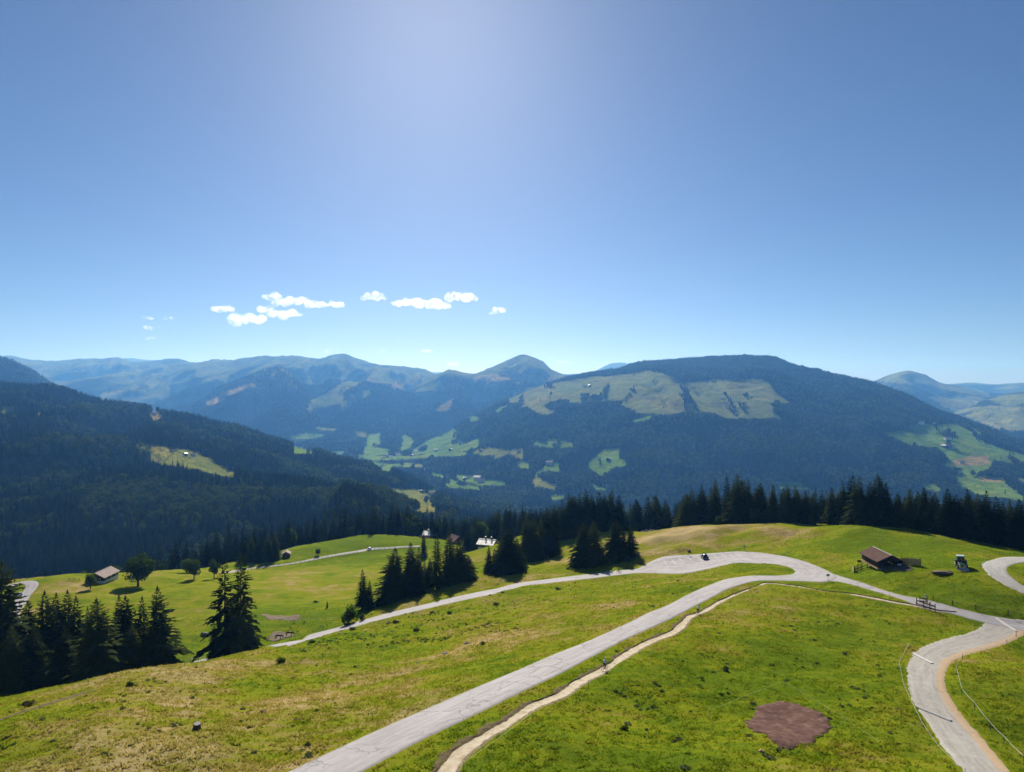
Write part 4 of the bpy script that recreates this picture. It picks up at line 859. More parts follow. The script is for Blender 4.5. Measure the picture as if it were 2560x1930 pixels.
bush(1205,1618,1.2,0,'round green bush alone in the middle of the dry slope'); bush(1240,1512,1.4,1,'grey leaved bush near the lower road bend',1.5); bush(1395,1474,1.2,1,'grey green bush on the bank below the road cyclist',1.4); bush(1815,1672,1.1,1,'grey thistle bush in the green pasture above the bare soil',1.1); bush(1722,1380,1.3,2,'small dark bush by the lay-by sign',1.2)
bush(330,1722,1.4,0,'small bush on the slope crest under the spruce clump',1.3); bush(72,1765,1.5,2,'dark shrub below the crest near the dirt track',1.2); bush(440,1620,1.5,0,'low shrub on the meadow between clump and ragged pair',1.2); bush(790,1508,1.2,1,'pale shrub on the meadow left of the tiny spruce',2.0)
bush(990,1556,1.3,2,'brown green shrub on the road edge in front of the grove',1.5); bush(880,1584,1.2,2,'brown green shrub on the road edge below the big round bush',1.6); bush(780,1609,1.0,0,'low shrub on the road edge near the horses',1.8); bush(225,1455,2.2,1,'grey shrub at the end wall of the meadow barn',1.4)
bush(2148,1408,1.2,2,'dry brown shrub inside the small pen by the barn',1.1); bush(1560,1820,.8,0,'tuft of dark weeds in the pasture below the trail',1.4); bush(770,1866,.7,1,'pale thistle tuft on the dry slope above the road end',1.3)
# ------------------------------------------------------------------ buildings
def wood_mat(name, col, plank=5.0, rough=.85):
    m = bpy.data.materials.new(name); t = NT(m); v = t.obj()
    w = t.n('TexWave', Scale=plank, Distortion=.3, Detail=2.0, bands_direction='DIAGONAL'); t.l(v, w.inputs['Vector'])
    n = t.noise(t.mapping(v, (1, 1, 6)), 1.6, 5, .65)
    c = t.mix(t.fac(n, .3, .75), tuple(x * .65 for x in col), tuple(min(1, x * 1.3) for x in col))
    c = t.mix(t.math('MULTIPLY', t.fac(w.outputs['Fac'], .0, .12), 1.0), tuple(x * .45 for x in col), c)
    t.bsdf(c, rough, .15, bump=w.outputs['Fac'], bump_strength=.4, bump_dist=.03); return m
def roof_mat(name, col, rough=.8, metal=0.0, rows=3.0, spec=.3):
    m = bpy.data.materials.new(name); t = NT(m); v = t.obj()
    w = t.n('TexWave', Scale=rows, Distortion=.4, Detail=2.0, bands_direction='Y'); t.l(v, w.inputs['Vector'])
    n = t.noise(v, 1.2, 5, .65)
    c = t.mix(t.fac(n, .3, .75), tuple(x * .72 for x in col), tuple(min(1, x * 1.25) for x in col)); c = t.mix(t.fac(w.outputs['Fac'], 0, .2), tuple(x * .6 for x in col), c)
    t.bsdf(c, rough, spec, metal, bump=w.outputs['Fac'], bump_strength=.35, bump_dist=.04); return m
m_barnwood = wood_mat('dark_weathered_boards', (0.055, 0.038, 0.030)); m_newwood = wood_mat('fresh_larch_boards', (0.50, 0.34, 0.16), 7); m_brownwood = wood_mat('brown_timber', (0.13, 0.08, 0.05), 6)
m_barnroof = roof_mat('brown_grey_roof', (0.130, 0.076, 0.062), .95, 0.0, 3.0, .08); m_pinkroof = roof_mat('weathered_pink_brown_shingles', (0.30, 0.22, 0.19)); m_redroof = roof_mat('dull_red_roof', (0.16, 0.055, 0.05))
m_metalroof = roof_mat('bright_sheet_roof', (0.60, 0.61, 0.63), .5, .35, 2.0, .5); m_greyroof = roof_mat('grey_shingle_roof', (0.42, 0.42, 0.41), .5, .3, 4.0, .5)
m_white = simple('whitewashed_wall', (0.74, 0.72, 0.68), .85, .2, vary=.1); m_concrete = simple('pale_concrete', (0.42, 0.40, 0.37), .9, .2, vary=.15); m_dark = simple('dark_opening', (0.02, 0.02, 0.022), .5, .4)
m_glass = simple('window_glass', (0.03, 0.04, 0.05), .08, .8, vary=.1); m_farroof = roof_mat('far_brown_roof', (0.17, 0.11, 0.09)); m_greyfar = roof_mat('far_grey_roof', (0.36, 0.35, 0.35), .5)
def gable_roof(w, l, ez, rise, over=.6, th=.16):
    hw = w / 2 + over; hl = l / 2 + over; sl = rise / (w / 2); oz = ez - over * sl; b = MB()
    for s in (-1, 1):
        a = [(s * hw, -hl, oz), (0, -hl, ez + rise), (0, hl, ez + rise), (s * hw, hl, oz)]
        top = [(x, y, z + th) for x, y, z in a]
        if s > 0: a.reverse(); top.reverse()
        n = len(b.v); b.v += a + top; b.f += [(n+3, n+2, n+1, n), (n+4, n+5, n+6, n+7)] + [(n + i, n + (i+1) % 4, n + 4 + (i+1) % 4, n + 4 + i) for i in range(4)]
    return b
def gable_walls(w, l, h, rise, z0=-1.2):
    b = MB(); hw, hl = w / 2, l / 2
    ring = [(-hw, -hl), (hw, -hl), (hw, hl), (-hw, hl)]
    for i in range(4):
        (x0, y0), (x1, y1) = ring[i], ring[(i + 1) % 4]; b.quad((x0, y0, z0), (x1, y1, z0), (x1, y1, h), (x0, y0, h))
    b.quad((-hw, -hl, h), (hw, -hl, h), (0, -hl, h + rise * .98)); b.quad((hw, hl, h), (-hw, hl, h), (0, hl, h + rise * .98)); return b
def house(name, loc, rz, w, l, h, rise, wall, roof, label, group=None, over=.7, base=None, chim=0, wins=True, door=True, small=False, cat='house'):
    o = empty(name, loc, rz, label, cat, group)
    gable_walls(w, l, h, rise).build('wall', wall, o)
    rf = gable_roof(w, l, h, rise, over, .2 if not small else .35).build('roof', roof, o)
    MB().box((0, 0, h + rise + .16), (.35, l + 2 * over + .06, .14)).build('ridge_cap', roof, rf)
    if base: 
        b = MB(); bh = h * .42
        for s in (-1, 1): b.box((s * (w / 2 + .02), 0, bh / 2 - .6), (.12, l + .16, bh + 1.2)); b.box((0, s * (l / 2 + .02), bh / 2 - .6), (w - .1, .12, bh + 1.2))
        b.build('foundation', base, o)
    for k in range(chim):
        c = MB().box((w * .16, l * (.2 - .42 * k), h + rise + .2), (.6, .6, 2.0)).build('chimney', m_brownwood, rf); MB().box((w * .16, l * (.2 - .42 * k), h + rise + 1.26), (.8, .8, .12)).build('chimney_cap', m_dark, rf)
    if wins and not small:
        n = max(2, int(l / 2.8))
        for s in (-1, 1):
            for k in range(n):
                y = (k + .5) / n * l - l / 2; wn = MB().box((s * (w / 2 + .14), y, h * .62), (.06, .9, .95)).build('window', m_white, o); MB().box((s * (w / 2 + .18), y, h * .62), (.03, .7, .75)).build('pane', m_glass, wn)
        for k in (-.25, .25):
            wn = MB().box((k * w, -l / 2 - .14, h * .7), (.9, .06, .95)).build('window', m_white, o); MB().box((k * w, -l / 2 - .18, h * .7), (.7, .03, .75)).build('pane', m_glass, wn)
    if door and not small:
        d = MB().box((0, -l / 2 - .14, 1.0), (1.0, .08, 2.0)).build('door', m_brownwood, o); MB().box((.36, -l / 2 - .20, 1.0), (.06, .06, .12)).build('handle', m_dark, d)
    return o
def ground_z(X, Y): return float(z_at(np.array([X]), np.array([Y]))[0])
# the brown cattle shelter
bx, by = 91.4, 168.6; bz = ground_z(bx, by) + .1
barn = empty('barn', (bx, by, bz), math.radians(-2), 'dark wooden cattle barn with brown gable roof and open front beside the road', 'barn')
W_, L_, H_, RI = 5.9, 8.2, 2.0, 1.35
b = MB(); b.box((-W_/2, 0, H_/2 + .25), (.16, L_, H_ - .5)); b.build('wall', m_barnwood, barn)
MB().box((W_/2, 0, H_/2 + .1), (.16, L_, H_ - .2)).build('wall', m_barnwood, barn); MB().box((0, L_/2, H_/2), (W_, .16, H_)).build('wall', m_barnwood, barn)
MB().quad((-W_/2, -L_/2, H_ - .1), (W_/2, -L_/2, H_ - .1), (W_/2, -L_/2, H_), (0, -L_/2, H_ + RI), (-W_/2, -L_/2, H_)).quad((-W_/2, L_/2, H_), (0, L_/2, H_ + RI), (W_/2, L_/2, H_)).build('gable', m_barnwood, barn)
rf = gable_roof(W_, L_, H_, RI, .55, .14).build('roof', m_barnroof, barn); MB().box((0, 0, H_ + RI + .12), (.28, L_ + 1.15, .08)).build('ridge_cap', m_concrete, rf)
MB().box((-W_/2 - .1, 0, .12), (.3, L_ + .2, .42)).build('sill_beam', m_newwood, barn)
for x in (-W_/2 + .1, 0, W_/2 - .1): MB().box((x, -L_/2 + .12, H_/2), (.2, .2, H_)).build('post', m_brownwood, barn)
MB().box((0, 0, -.06), (W_, L_, .3)).build('floor_slab', m_concrete, barn); MB().box((W_/2 - .7, -L_/2 + .3, .7), (.9, .08, 1.2)).build('gate_panel', m_white, barn)
def board_fence(name, p0, p1, h, mat, label, n_boards=4, posts=3, group=None):
    a = Vector((p0[0], p0[1], ground_z(*p0))); c = Vector((p1[0], p1[1], ground_z(*p1))); o = empty(name, a, 0, label, 'fence', group); d = c - a; rz = math.atan2(d.y, d.x); L = math.hypot(d.x, d.y)
    for k in range(posts):
        f = k / (posts - 1); MB().box((d.x * f, d.y * f, d.z * f + h / 2), (.12, .12, h + .5), rz).build('post', m_brownwood, o)
    for k in range(n_boards):
        z = (k + .5) / n_boards * h + .1; off = Vector((-math.sin(rz), math.cos(rz), 0)) * -.08
        q = MB(); hh = h / n_boards * (.46 if n_boards > 3 else .16); q.v += [tuple(Vector((0, 0, z - hh)) + off), tuple(d + Vector((0, 0, z - hh)) + off), tuple(d + Vector((0, 0, z + hh)) + off), tuple(Vector((0, 0, z + hh)) + off)]
        q.v += [tuple(Vector(v) + off * .6) for v in q.v]; q.f = [(0,1,2,3),(7,6,5,4),(0,4,5,1),(1,5,6,2),(2,6,7,3),(3,7,4,0)]; q.build('board', mat, o)
    return o
board_fence('board_fence', (94.9, 166.3), (97.6, 163.0), 1.5, m_newwood, 'pale new wood board fence running out from the open barn side', 5, 4)
board_fence('board_fence', (85.9, 171.9), (85.2, 170.0), 1.5, m_newwood, 'short pale board panel at the outer corner of the barn pen', 5, 2)
board_fence('rail_fence', (86.0, 172.0), (88.2, 172.0), 1.3, m_brownwood, 'brown rail fence of the small pen behind the barn', 3, 3)
board_fence('rail_fence', (85.3, 169.9), (88.1, 169.2), 1.1, m_brownwood, 'low brown rail fence closing the barn pen towards the road', 2, 3)
# meadow barn, houses
def on_hit(px, py): p = hit(px, py); return p[0], p[1], ground_z(p[0], p[1])
house('barn', (-187.0, 312.0, ground_z(-187, 312) - .1), math.radians(0), 7.6, 11.0, 3.0, 1.9, m_barnwood, m_pinkroof, 'meadow barn with pinkish shingle roof and white lower wall near the big maple', base=m_white, wins=True, cat='barn')
def at(px, Y): X = (px - 1280) / F * Y; return (X, Y, ground_z(X, Y) - .1)
house('house', at(1076, 478), math.radians(82), 6.8, 7.8, 4.0, 1.5, m_brownwood, m_metalroof, 'chalet with glaring white metal roof and two chimneys at the bright meadow', chim=2, base=m_white, over=1.0)
house('house', at(1219, 392), math.radians(70), 7.6, 8.6, 3.4, 1.8, m_brownwood, m_greyroof, 'chalet with pale grey shingle roof beside the dark grove', chim=2, base=m_white, over=1.0)
house('house', at(1138, 432), math.radians(35), 6.0, 8.0, 3.2, 2.2, m_brownwood, m_redroof, 'small house with dull red roof half hidden behind the roadside grove', over=.8)
house('hut', at(716, 402), math.radians(12), 4.2, 5.0, 2.5, 1.2, m_brownwood, m_pinkroof, 'small brown hut beside the fenced farm road', wins=False, cat='hut', over=.4)
x0, y0, _ = at(1048, 462); x1, y1, _ = at(1074, 460); x2, y2, _ = at(1080, 470); x3, y3, _ = at(1053, 474)
board_fence('terrace_fence', (x0, y0), (x1, y1), 1.2, m_newwood, 'pale wooden terrace railing in front of the white roofed chalet', 4, 4); board_fence('terrace_fence', (x1, y1), (x2, y2), 1.2, m_newwood, 'short pale railing at the downhill end of the chalet terrace', 4, 3); board_fence('terrace_fence', (x3, y3), (x0, y0), 1.2, m_newwood, 'short pale railing at the uphill end of the chalet terrace', 4, 3)
# farms across the valley
FARMS = [(434,1127,14,0,'farmhouse with pale wall in the sunny clearing of the wooded hill',None),(463,1135,10,1,'small dark barn between two farmhouses in the hill clearing',None),(483,1137,12,0,'lower farmhouse at the track fork in the hill clearing',None),(386,1033,11,2,'alpine hut beside the tan patch on the wooded hill crest',None),
 (1194,1195,21,2,'large white farm building on the valley terrace',None),(1202,1203,16,0,'red brown farm wing below the large white farm building',None),(1161,1196,11,1,'small farm shed left of the large white farm',None),(1171,1191,10,0,'second small shed left of the large white farm',None),
 (1054,1228,12,1,'blue grey farmhouse at the top of the near valley meadow',None),(1079,1235,15,0,'long low farm building at the near valley meadow track',None),(1375,1158,16,0,'farmhouse on the round green knoll meadow',None),(1519,1215,10,2,'white house at the end of the steep green meadow',None),(1511,1213,8,1,'grey house beside the white one at the steep green meadow',None),(1521,1148,12,1,'farm in the middle of the tilted green field below the mountain',None),
 (2302,1058,20,2,'long pale farm at the upper edge of the wide mountain meadow',None),(2338,1060,10,1,'small farm right of the long pale one at the meadow edge',None),(2369,1096,18,0,'farm with brown roof in the middle of the wide mountain meadow',None),(2362,1116,14,1,'farm among trees below the brown roofed farm',None),(2379,1117,16,0,'long farm roof next to the trees on the mountain meadow',None),(2404,1155,11,0,'small house beside the tan field on the mountain side',None),(2396,1180,11,2,'white house above the dark bush on the mountain side',None),
 (1460,963,8,2,'tiny hut on the high pasture under the mountain top',None),(1474,963,8,1,'second tiny hut on the high pasture under the mountain top',None),(1301,976,8,0,'tiny tan hut at the edge of the high pasture',None),(1805,994,9,2,'tiny bright hut beside the dark tree block on the high pasture',None)]
for cx, cy_ in [(300,715),(322,722),(340,750),(300,748),(360,700),(372,712),(438,690),(452,700),(462,712),(490,688),(330,700),(280,730)]: FARMS.append((850 + cx / 2.572, 860 + cy_ / 2.572, 8, R.randrange(3), 'little house of the village deep in the valley', 'village houses'))
for cx, cy_, lab in [(620,680,'pale farm on the green slope above the village'),(712,677,'white farmhouse at the foot of the bright sloping fields'),(905,682,'farm at the upper end of the tan valley field'),(1150,686,'farmhouse beside the bent valley track'),(555,806,'white shed in the wood near the village'),(990,909,'pale shed at the lower field edge of the large farm'),(1060,919,'house in the trees below the large white farm'),(1100,926,'pale house at the wood edge below the large farm'),(575,962,'pale yard building of the near valley meadow farm')]: FARMS.append((850 + cx / 2.572, 860 + cy_ / 2.572, 10, R.randrange(3), lab, None))
for k, (px, py, wpx, kd, lab, grp) in enumerate(FARMS):
    p = far_hit(px, py + 3); s = max(.7, min(2.2, wpx * p.y / F / 13.0)); rz = R.uniform(-.5, .5) + 1.57 * (kd != 1)
    house('farmhouse', (p.x, p.y, p.z - .6), rz, 9.5 * s, 13 * s, 5.0 * s, 2.4 * s, (m_brownwood, m_barnwood, m_white)[kd] if kd != 0 else m_white, (m_farroof, m_greyfar, m_greyfar)[kd], lab, grp, over=1.0 * s, small=True)
# ------------------------------------------------------------------ vehicles
m_tyre = simple('tyre_rubber', (0.02, 0.02, 0.02), .9, .2); m_rim = simple('wheel_rim', (0.35, 0.35, 0.36), .35, .5, .7); m_lamp = simple('headlamp_lens', (0.75, 0.77, 0.78), .12, .8, vary=.05); m_tail = simple('tail_lamp', (0.30, 0.015, 0.012), .2, .6, vary=.1); m_carglass = simple('car_glass', (0.012, 0.015, 0.018), .04, .9, vary=.05)
def ring_pts(prof, y): return [(x, y, z) for x, z in prof]
def car(loc, rot, paint, label, estate=True):
    o = empty('parked_car' if 'parked' in label else 'car', loc, 0, label, 'car', rot=rot)
    secs = [(-2.22, .30, .62, .72, .80), (-2.16, .24, .82, .82, .88), (-1.5, .20, .86, .88, .90), (-.4, .20, .88, .90, .91), (.75, .20, .88, .88, .91), (1.2, .22, .87, .86, .90), (2.0, .24, .72, .80, .86), (2.22, .30, .58, .66, .76)]
    b = MB(); rings = []
    for y, zb, zt, hwb, hw in secs:
        rings.append([(-hwb, y, zb), (-hw, y, zb + .22), (-hw, y, zt - .12), (-hw + .10, y, zt), (hw - .10, y, zt), (hw, y, zt - .12), (hw, y, zb + .22), (hwb, y, zb)])
    b.loft(rings); body = b.build('body', paint, o, True, .0)
    gh = [(-2.0 if estate else -1.75, .84, .76), (-1.72 if estate else -1.2, 1.40, .60), (-.4, 1.46, .62), (.25, 1.43, .61), (1.05, .87, .76)]
    b = MB(); b.loft([[(-.78, gh[i][0], .84), (-gh[i][2], gh[i][0], gh[i][1]), (gh[i][2], gh[i][0], gh[i][1]), (.78, gh[i][0], .84)] for i in range(5)]); b.build('cabin', paint, o, True)
    def win(pts, nm='window'):
        q = MB(); q.quad(*pts); q.build(nm, m_carglass, o)
    win([(-.66, 1.02, .93), (.66, 1.02, .93), (.56, .33, 1.41), (-.56, .33, 1.41)], 'windscreen')
    win([(.62, gh[0][0] - .02 + .05, .95), (-.62, gh[0][0] - .02 + .05, .95), (-.54, gh[1][0] - .03, 1.34), (.54, gh[1][0] - .03, 1.34)], 'rear_window')
    for s in (-1, 1):
        win([(s * .80, .80, .92), (s * .655, .22, 1.38), (s * .66, -.45, 1.40), (s * .80, -.45, .92)]); win([(s * .80, -.52, .92), (s * .66, -.52, 1.40), (s * .645, gh[1][0] + .1, 1.36), (s * .80, gh[1][0] - .05, .92)])
        MB().box((s * .66, 2.14, .62), (.34, .12, .14)).build('headlight', m_lamp, o); MB().box((s * .68, -2.17, .70), (.30, .10, .16)).build('tail_light', m_tail, o)
        MB().box((s * .98, .62, .96), (.18, .10, .13)).build('mirror', paint, o)
        for y in (-1.36, 1.38):
            w = MB().tube((s * .74, y, .32), (s * .93, y, .32), .32, .32, 20).build('wheel', m_tyre, o); MB().tube((s * .90, y, .32), (s * .945, y, .32), .20, .18, 14).build('rim', m_rim, w)
    MB().box((0, 2.21, .40), (1.1, .06, .16)).build('grille', m_dark, o); MB().box((0, -2.235, .50), (.52, .03, .12)).build('number_plate', m_white, o)
    return o
def slope_rot(X, Y, heading):
    e = .8; gx = (float(near_h(X + e, Y)) - float(near_h(X - e, Y))) / (2 * e); gy = (float(near_h(X, Y + e)) - float(near_h(X, Y - e))) / (2 * e)
    n = Vector((-gx, -gy, 1)).normalized(); f = Vector((-math.sin(heading), math.cos(heading), 0)); r = f.cross(n).normalized(); f = n.cross(r)
    return Matrix((r, f, n)).transposed().to_euler()
def road_pt(px, py, dz=ROADZ): p = hit(px, py); return (p[0], p[1], float(near_h(p[0], p[1])) + dz)
m_blue = simple('dark_blue_paint', (0.012, 0.020, 0.045), .22, .6, .3, vary=.06, Coat_Weight=.6); m_carwhite = simple('white_paint', (0.78, 0.78, 0.78), .25, .5, vary=.03, Coat_Weight=.5)
p = road_pt(1762, 1396); _d = hit(1711, 1409) - hit(1699, 1397); car(p, slope_rot(p[0], p[1], math.atan2(_d[0], -_d[1])), m_blue, 'dark blue car parked alone in the roadside lay-by')
p = road_pt(42, 1492); car(p, slope_rot(p[0], p[1], math.radians(160)), m_carwhite, 'white car driving on the valley road bend')
p = road_pt(923, 1375); car(p, slope_rot(p[0], p[1], math.radians(175)), m_carwhite, 'small white car on the fenced farm road across the meadow')
# tractor with front loader
m_green = simple('tractor_green', (0.03, 0.10, 0.07), .4, .5); m_palegreen = simple('pale_green_roof', (0.42, 0.56, 0.50), .35, .5, vary=.08); m_steel = simple('bare_steel', (0.45, 0.45, 0.44), .35, .6, .6)
px_, py_ = hit(2404, 1416); tr = empty('tractor', (px_, py_, ground_z(px_, py_)), 0, 'dark green tractor with pale roof parked on the grass by the gravel bend', 'tractor', rot=slope_rot(px_, py_, math.radians(154)))
MB().loft([[(-.38, .2, .75), (-.38, .2, 1.5), (.38, .2, 1.5), (.38, .2, .75)], [(-.36, 1.6, .75), (-.34, 1.6, 1.42), (.34, 1.6, 1.42), (.36, 1.6, .75)], [(-.28, 2.0, .8), (-.26, 2.0, 1.25), (.26, 2.0, 1.25), (.28, 2.0, .8)]]).build('bonnet', m_green, tr); MB().box((0, .3, .72), (.6, 3.0, .4)).build('chassis', m_dark, tr)
for x in (-.72, .72):
    for y in (-1.25, .15): MB().tube((x * .98, y, 1.1), (x * .9, y * .92, 2.62), .06, .06, 6).build('cab_post', m_green, tr)
MB().box((0, -.55, 1.2), (1.5, 1.4, .5)).build('cab_base', m_green, tr); MB().box((0, -.55, 2.0), (1.36, 1.24, 1.15)).build('cab_glass', m_carglass, tr); MB().box((0, -.52, 2.70), (1.62, 1.62, .2)).build('roof', m_palegreen, tr, bevel=.06)
MB().tube((.34, .75, 1.4), (.34, .75, 2.5), .05, .05, 8).build('exhaust', m_dark, tr)
for s in (-1, 1):
    w = MB().tube((s * .72, -.75, .82), (s * 1.14, -.75, .82), .82, .82, 22).build('rear_wheel', m_tyre, tr); MB().tube((s * 1.10, -.75, .82), (s * 1.17, -.75, .82), .48, .42, 16).build('rim', m_palegreen, w)
    w = MB().tube((s * .72, 1.55, .58), (s * 1.06, 1.55, .58), .58, .58, 20).build('front_wheel', m_tyre, tr); MB().tube((s * 1.02, 1.55, .58), (s * 1.08, 1.55, .58), .33, .28, 14).build('rim', m_palegreen, w)
    MB().box((s * .95, -.75, 1.68), (.5, 1.2, .08)).build('mudguard', m_green, tr); MB().box((s * .98, .35, 2.05), (.06, .22, .34)).build('mirror', m_dark, tr); MB().box((s * .24, 2.02, 1.05), (.16, .06, .12)).build('headlight', m_lamp, tr)
    MB().tube((s * .62, .5, 1.35), (s * .62, 2.4, 1.1), .08, .08, 6).tube((s * .62, 2.4, 1.1), (s * .62, 2.95, .35), .08, .08, 6).build('loader_arm', m_steel, tr)
MB().loft([[(x, 2.9, .65), (x, 3.3, .12), (x, 3.7, .1), (x, 3.7, .16), (x, 3.34, .2), (x, 2.98, .68)] for x in (-1.0, 1.0)]).build('bucket', m_steel, tr)
# ------------------------------------------------------------------ bicycles and riders
m_frame = simple('bicycle_frame', (0.05, 0.05, 0.055), .35, .5); m_orange = simple('tan_sidewall', (0.42, 0.19, 0.07), .7, .3); m_skin = simple('skin', (0.50, 0.29, 0.20), .6, .3); m_shirtw = simple('white_jersey', (0.78, 0.78, 0.78), .85, .2, vary=.06); m_blackc = simple('black_shorts', (0.014, 0.014, 0.016), .9, .15); m_helm = simple('white_helmet', (0.8, 0.8, 0.8), .3, .5, vary=.03); m_helmb = simple('dark_helmet', (0.03, 0.03, 0.035), .3, .5); m_shirtg = simple('grey_jersey', (0.16, 0.17, 0.19), .85, .2); m_shirtb = simple('pale_blue_jersey', (0.50, 0.60, 0.68), .85, .2)
def torus(c, r, t, seg=26, k=6, axis='x'):
    b = MB(); rings = []
    for i in range(seg):
        a = 2 * math.pi * i / seg; rings.append([(c[0] + t * math.sin(2 * math.pi * j / k), c[1] + (r + t * math.cos(2 * math.pi * j / k)) * math.cos(a), c[2] + (r + t * math.cos(2 * math.pi * j / k)) * math.sin(a)) for j in range(k)])
    rings.append(rings[0]); return b.loft(rings, True, False)
def bicycle(loc, rot, label, wall=None):
    o = empty('bicycle', loc, 0, label, 'bicycle', rot=rot)
    for y in (-.53, .56):
        w = torus((0, y, .35), .325, .026).build('wheel', wall or m_tyre, o, True); s = MB()
        for i in range(14):
            a = 2 * math.pi * i / 14; s.tube((0, y, .35), (0, y + .31 * math.cos(a), .35 + .31 * math.sin(a)), .004, .004, 3)
        s.tube((-.04, y, .35), (.04, y, .35), .025, .025, 8); s.build('spokes', m_rim, w)
    f = MB(); bb, st, hd, hb = (0, -.06, .30), (0, -.20, .78), (0, .36, .86), (0, .40, .72)
    for a, c, r in ((bb, st, .02), (st, hd, .021), (bb, hb, .024), (bb, (0, -.53, .35), .013), (st, (0, -.53, .35), .011), (hd, hb, .024)): f.tube(a, c, r, r, 8)
    for s in (-.05, .05): f.tube((s, .40, .72), (s, .56, .35), .015, .013, 6)
    f.build('frame', m_frame, o); MB().tube(st, (0, -.235, .92), .014, .014, 6).build('seat_post', m_frame, o)
    MB().loft([[(-.07, -.38, .93), (.07, -.38, .93), (.06, -.38, .97), (-.06, -.38, .97)], [(-.05, -.22, .93), (.05, -.22, .93), (.04, -.22, .97), (-.04, -.22, .97)], [(-.02, -.08, .93), (.02, -.08, .93), (.015, -.08, .96), (-.015, -.08, .96)]]).build('saddle', m_dark, o)
    h = MB().tube(hd, (0, .40, .98), .016, .016, 6).tube((-.34, .38, 1.0), (.34, .38, 1.0), .014, .014, 6); h.build('handlebar', m_frame, o)
    c = MB().tube((-.02, -.06, .30), (.02, -.06, .30), .09, .09, 14).tube((.06, -.06, .30), (.06, .06, .19), .012, .012, 5).tube((-.06, -.06, .30), (-.06, -.18, .41), .012, .012, 5); c.build('crank', m_dark, o)
    return o
def skin_body(joints, bones, root, sub=2):
    me = bpy.data.meshes.new('body'); names = list(joints); me.from_pydata([joints[n][0] for n in names], [(names.index(a), names.index(b_)) for a, b_ in bones], []); o = bpy.data.objects.new('body', me); C.objects.link(o)
    m = o.modifiers.new('skin', 'SKIN'); m.use_smooth_shade = True
    if not me.skin_vertices: 
        bpy.context.view_layer.objects.active = o; me.skin_vertices.new() if hasattr(me.skin_vertices, 'new') else None
    for i, n in enumerate(names): r = joints[n][1]; me.skin_vertices[0].data[i].radius = (r, r) if not isinstance(r, tuple) else r; me.skin_vertices[0].data[i].use_root = (n == root)
    s = o.modifiers.new('sub', 'SUBSURF'); s.levels = sub; s.render_levels = sub
    dg = bpy.context.evaluated_depsgraph_get(); dg.update(); ev = bpy.data.meshes.new_from_object(o.evaluated_get(dg)); bpy.data.objects.remove(o); ev.name = 'body'; return ev
RIDER = {'pelvis': ((0, -.24, 1.02), .13), 'waist': ((0, -.14, 1.18), .125), 'chest': ((0, .02, 1.36), .145), 'neck': ((0, .13, 1.50), .06), 'head': ((0, .19, 1.60), .085), 'crown': ((0, .20, 1.72), .075),
 'shl': ((-.17, .06, 1.42), .06), 'ell': ((-.27, .20, 1.20), .045), 'hal': ((-.30, .38, 1.04), .038), 'shr': ((.17, .06, 1.42), .06), 'elr': ((.27, .20, 1.20), .045), 'har': ((.30, .38, 1.04), .038),
 'hil': ((-.10, -.20, .98), .10), 'knl': ((-.12, .18, .80), .065), 'anl': ((-.11, -.06, .44), .045), 'tol': ((-.11, .10, .40), .04), 'hir': ((.10, -.20, .98), .10), 'knr': ((.12, .14, .62), .065), 'anr': ((.11, .00, .24), .045), 'tor': ((.11, .16, .20), .04)}
RB = [('pelvis','waist'),('waist','chest'),('chest','neck'),('neck','head'),('head','crown'),('chest','shl'),('shl','ell'),('ell','hal'),('chest','shr'),('shr','elr'),('elr','har'),('pelvis','hil'),('hil','knl'),('knl','anl'),('anl','tol'),('pelvis','hir'),('hir','knr'),('knr','anr'),('anr','tor')]
body0 = skin_body(RIDER, RB, 'pelvis')
def rider(loc, rot, shirt, helm, label):
    o = empty('person', loc, 0, label, 'person', rot=rot); me = body0.copy(); me.materials.clear()
    for m in (m_skin, shirt, m_blackc): me.materials.append(m)
    for pl in me.polygons:
        c = pl.center; k = 0
        if c.z > 1.10 and c.z < 1.53 and abs(c.x) < .245: k = 1
        elif c.z <= 1.10 and c.z > .55 and abs(c.x) < .24 and c.y < .25: k = 2
        elif c.z < .30 or (c.z < .46 and c.x < 0): k = 2
        pl.material_index = k
    link(bpy.data.objects.new('body', me), o)
    hb = MB(); rings = []
    for i in range(5):
        a = i / 4 * math.pi / 2; rr = .118 * math.cos(a); rings.append([(rr * math.cos(j * .628), .19 + 1.2 * rr * math.sin(j * .628), 1.655 + .15 * math.sin(a)) for j in range(10)])
    hb.loft(rings); hb.build('helmet', helm, o, True); return o
def cyclist(px, py, heading, shirt, helm, lab_p, lab_b, dz, wall=None):
    p = hit(px, py); z = float(near_h(p[0], p[1])) + dz; rot = slope_rot(p[0], p[1], heading)
    bicycle((p[0], p[1], z), rot, lab_b, wall); rider((p[0], p[1], z), rot, shirt, helm, lab_p)
cyclist(1512, 1676, math.radians(-38), m_shirtw, m_helm, 'cyclist in white shirt and white helmet riding lowest on the dirt trail', 'bicycle with tan tyres under the lowest rider on the dirt trail', -.03, m_orange)
cyclist(1745, 1536, math.radians(-42), m_shirtw, m_helmb, 'cyclist in white shirt and dark helmet higher up the dirt trail', 'dark bicycle under the rider higher up the dirt trail', -.03)
cyclist(1548, 1432, math.radians(100), m_shirtg, m_helm, 'cyclist in grey on the lower road in front of the spruces', 'bicycle under the grey clad rider on the lower road', ROADZ)
cyclist(2316, 1508, math.radians(60), m_shirtb, m_helm, 'cyclist in pale blue passing behind the wooden barrier', 'bicycle passing behind the wooden barrier on the branch road', ROADZ - .02)
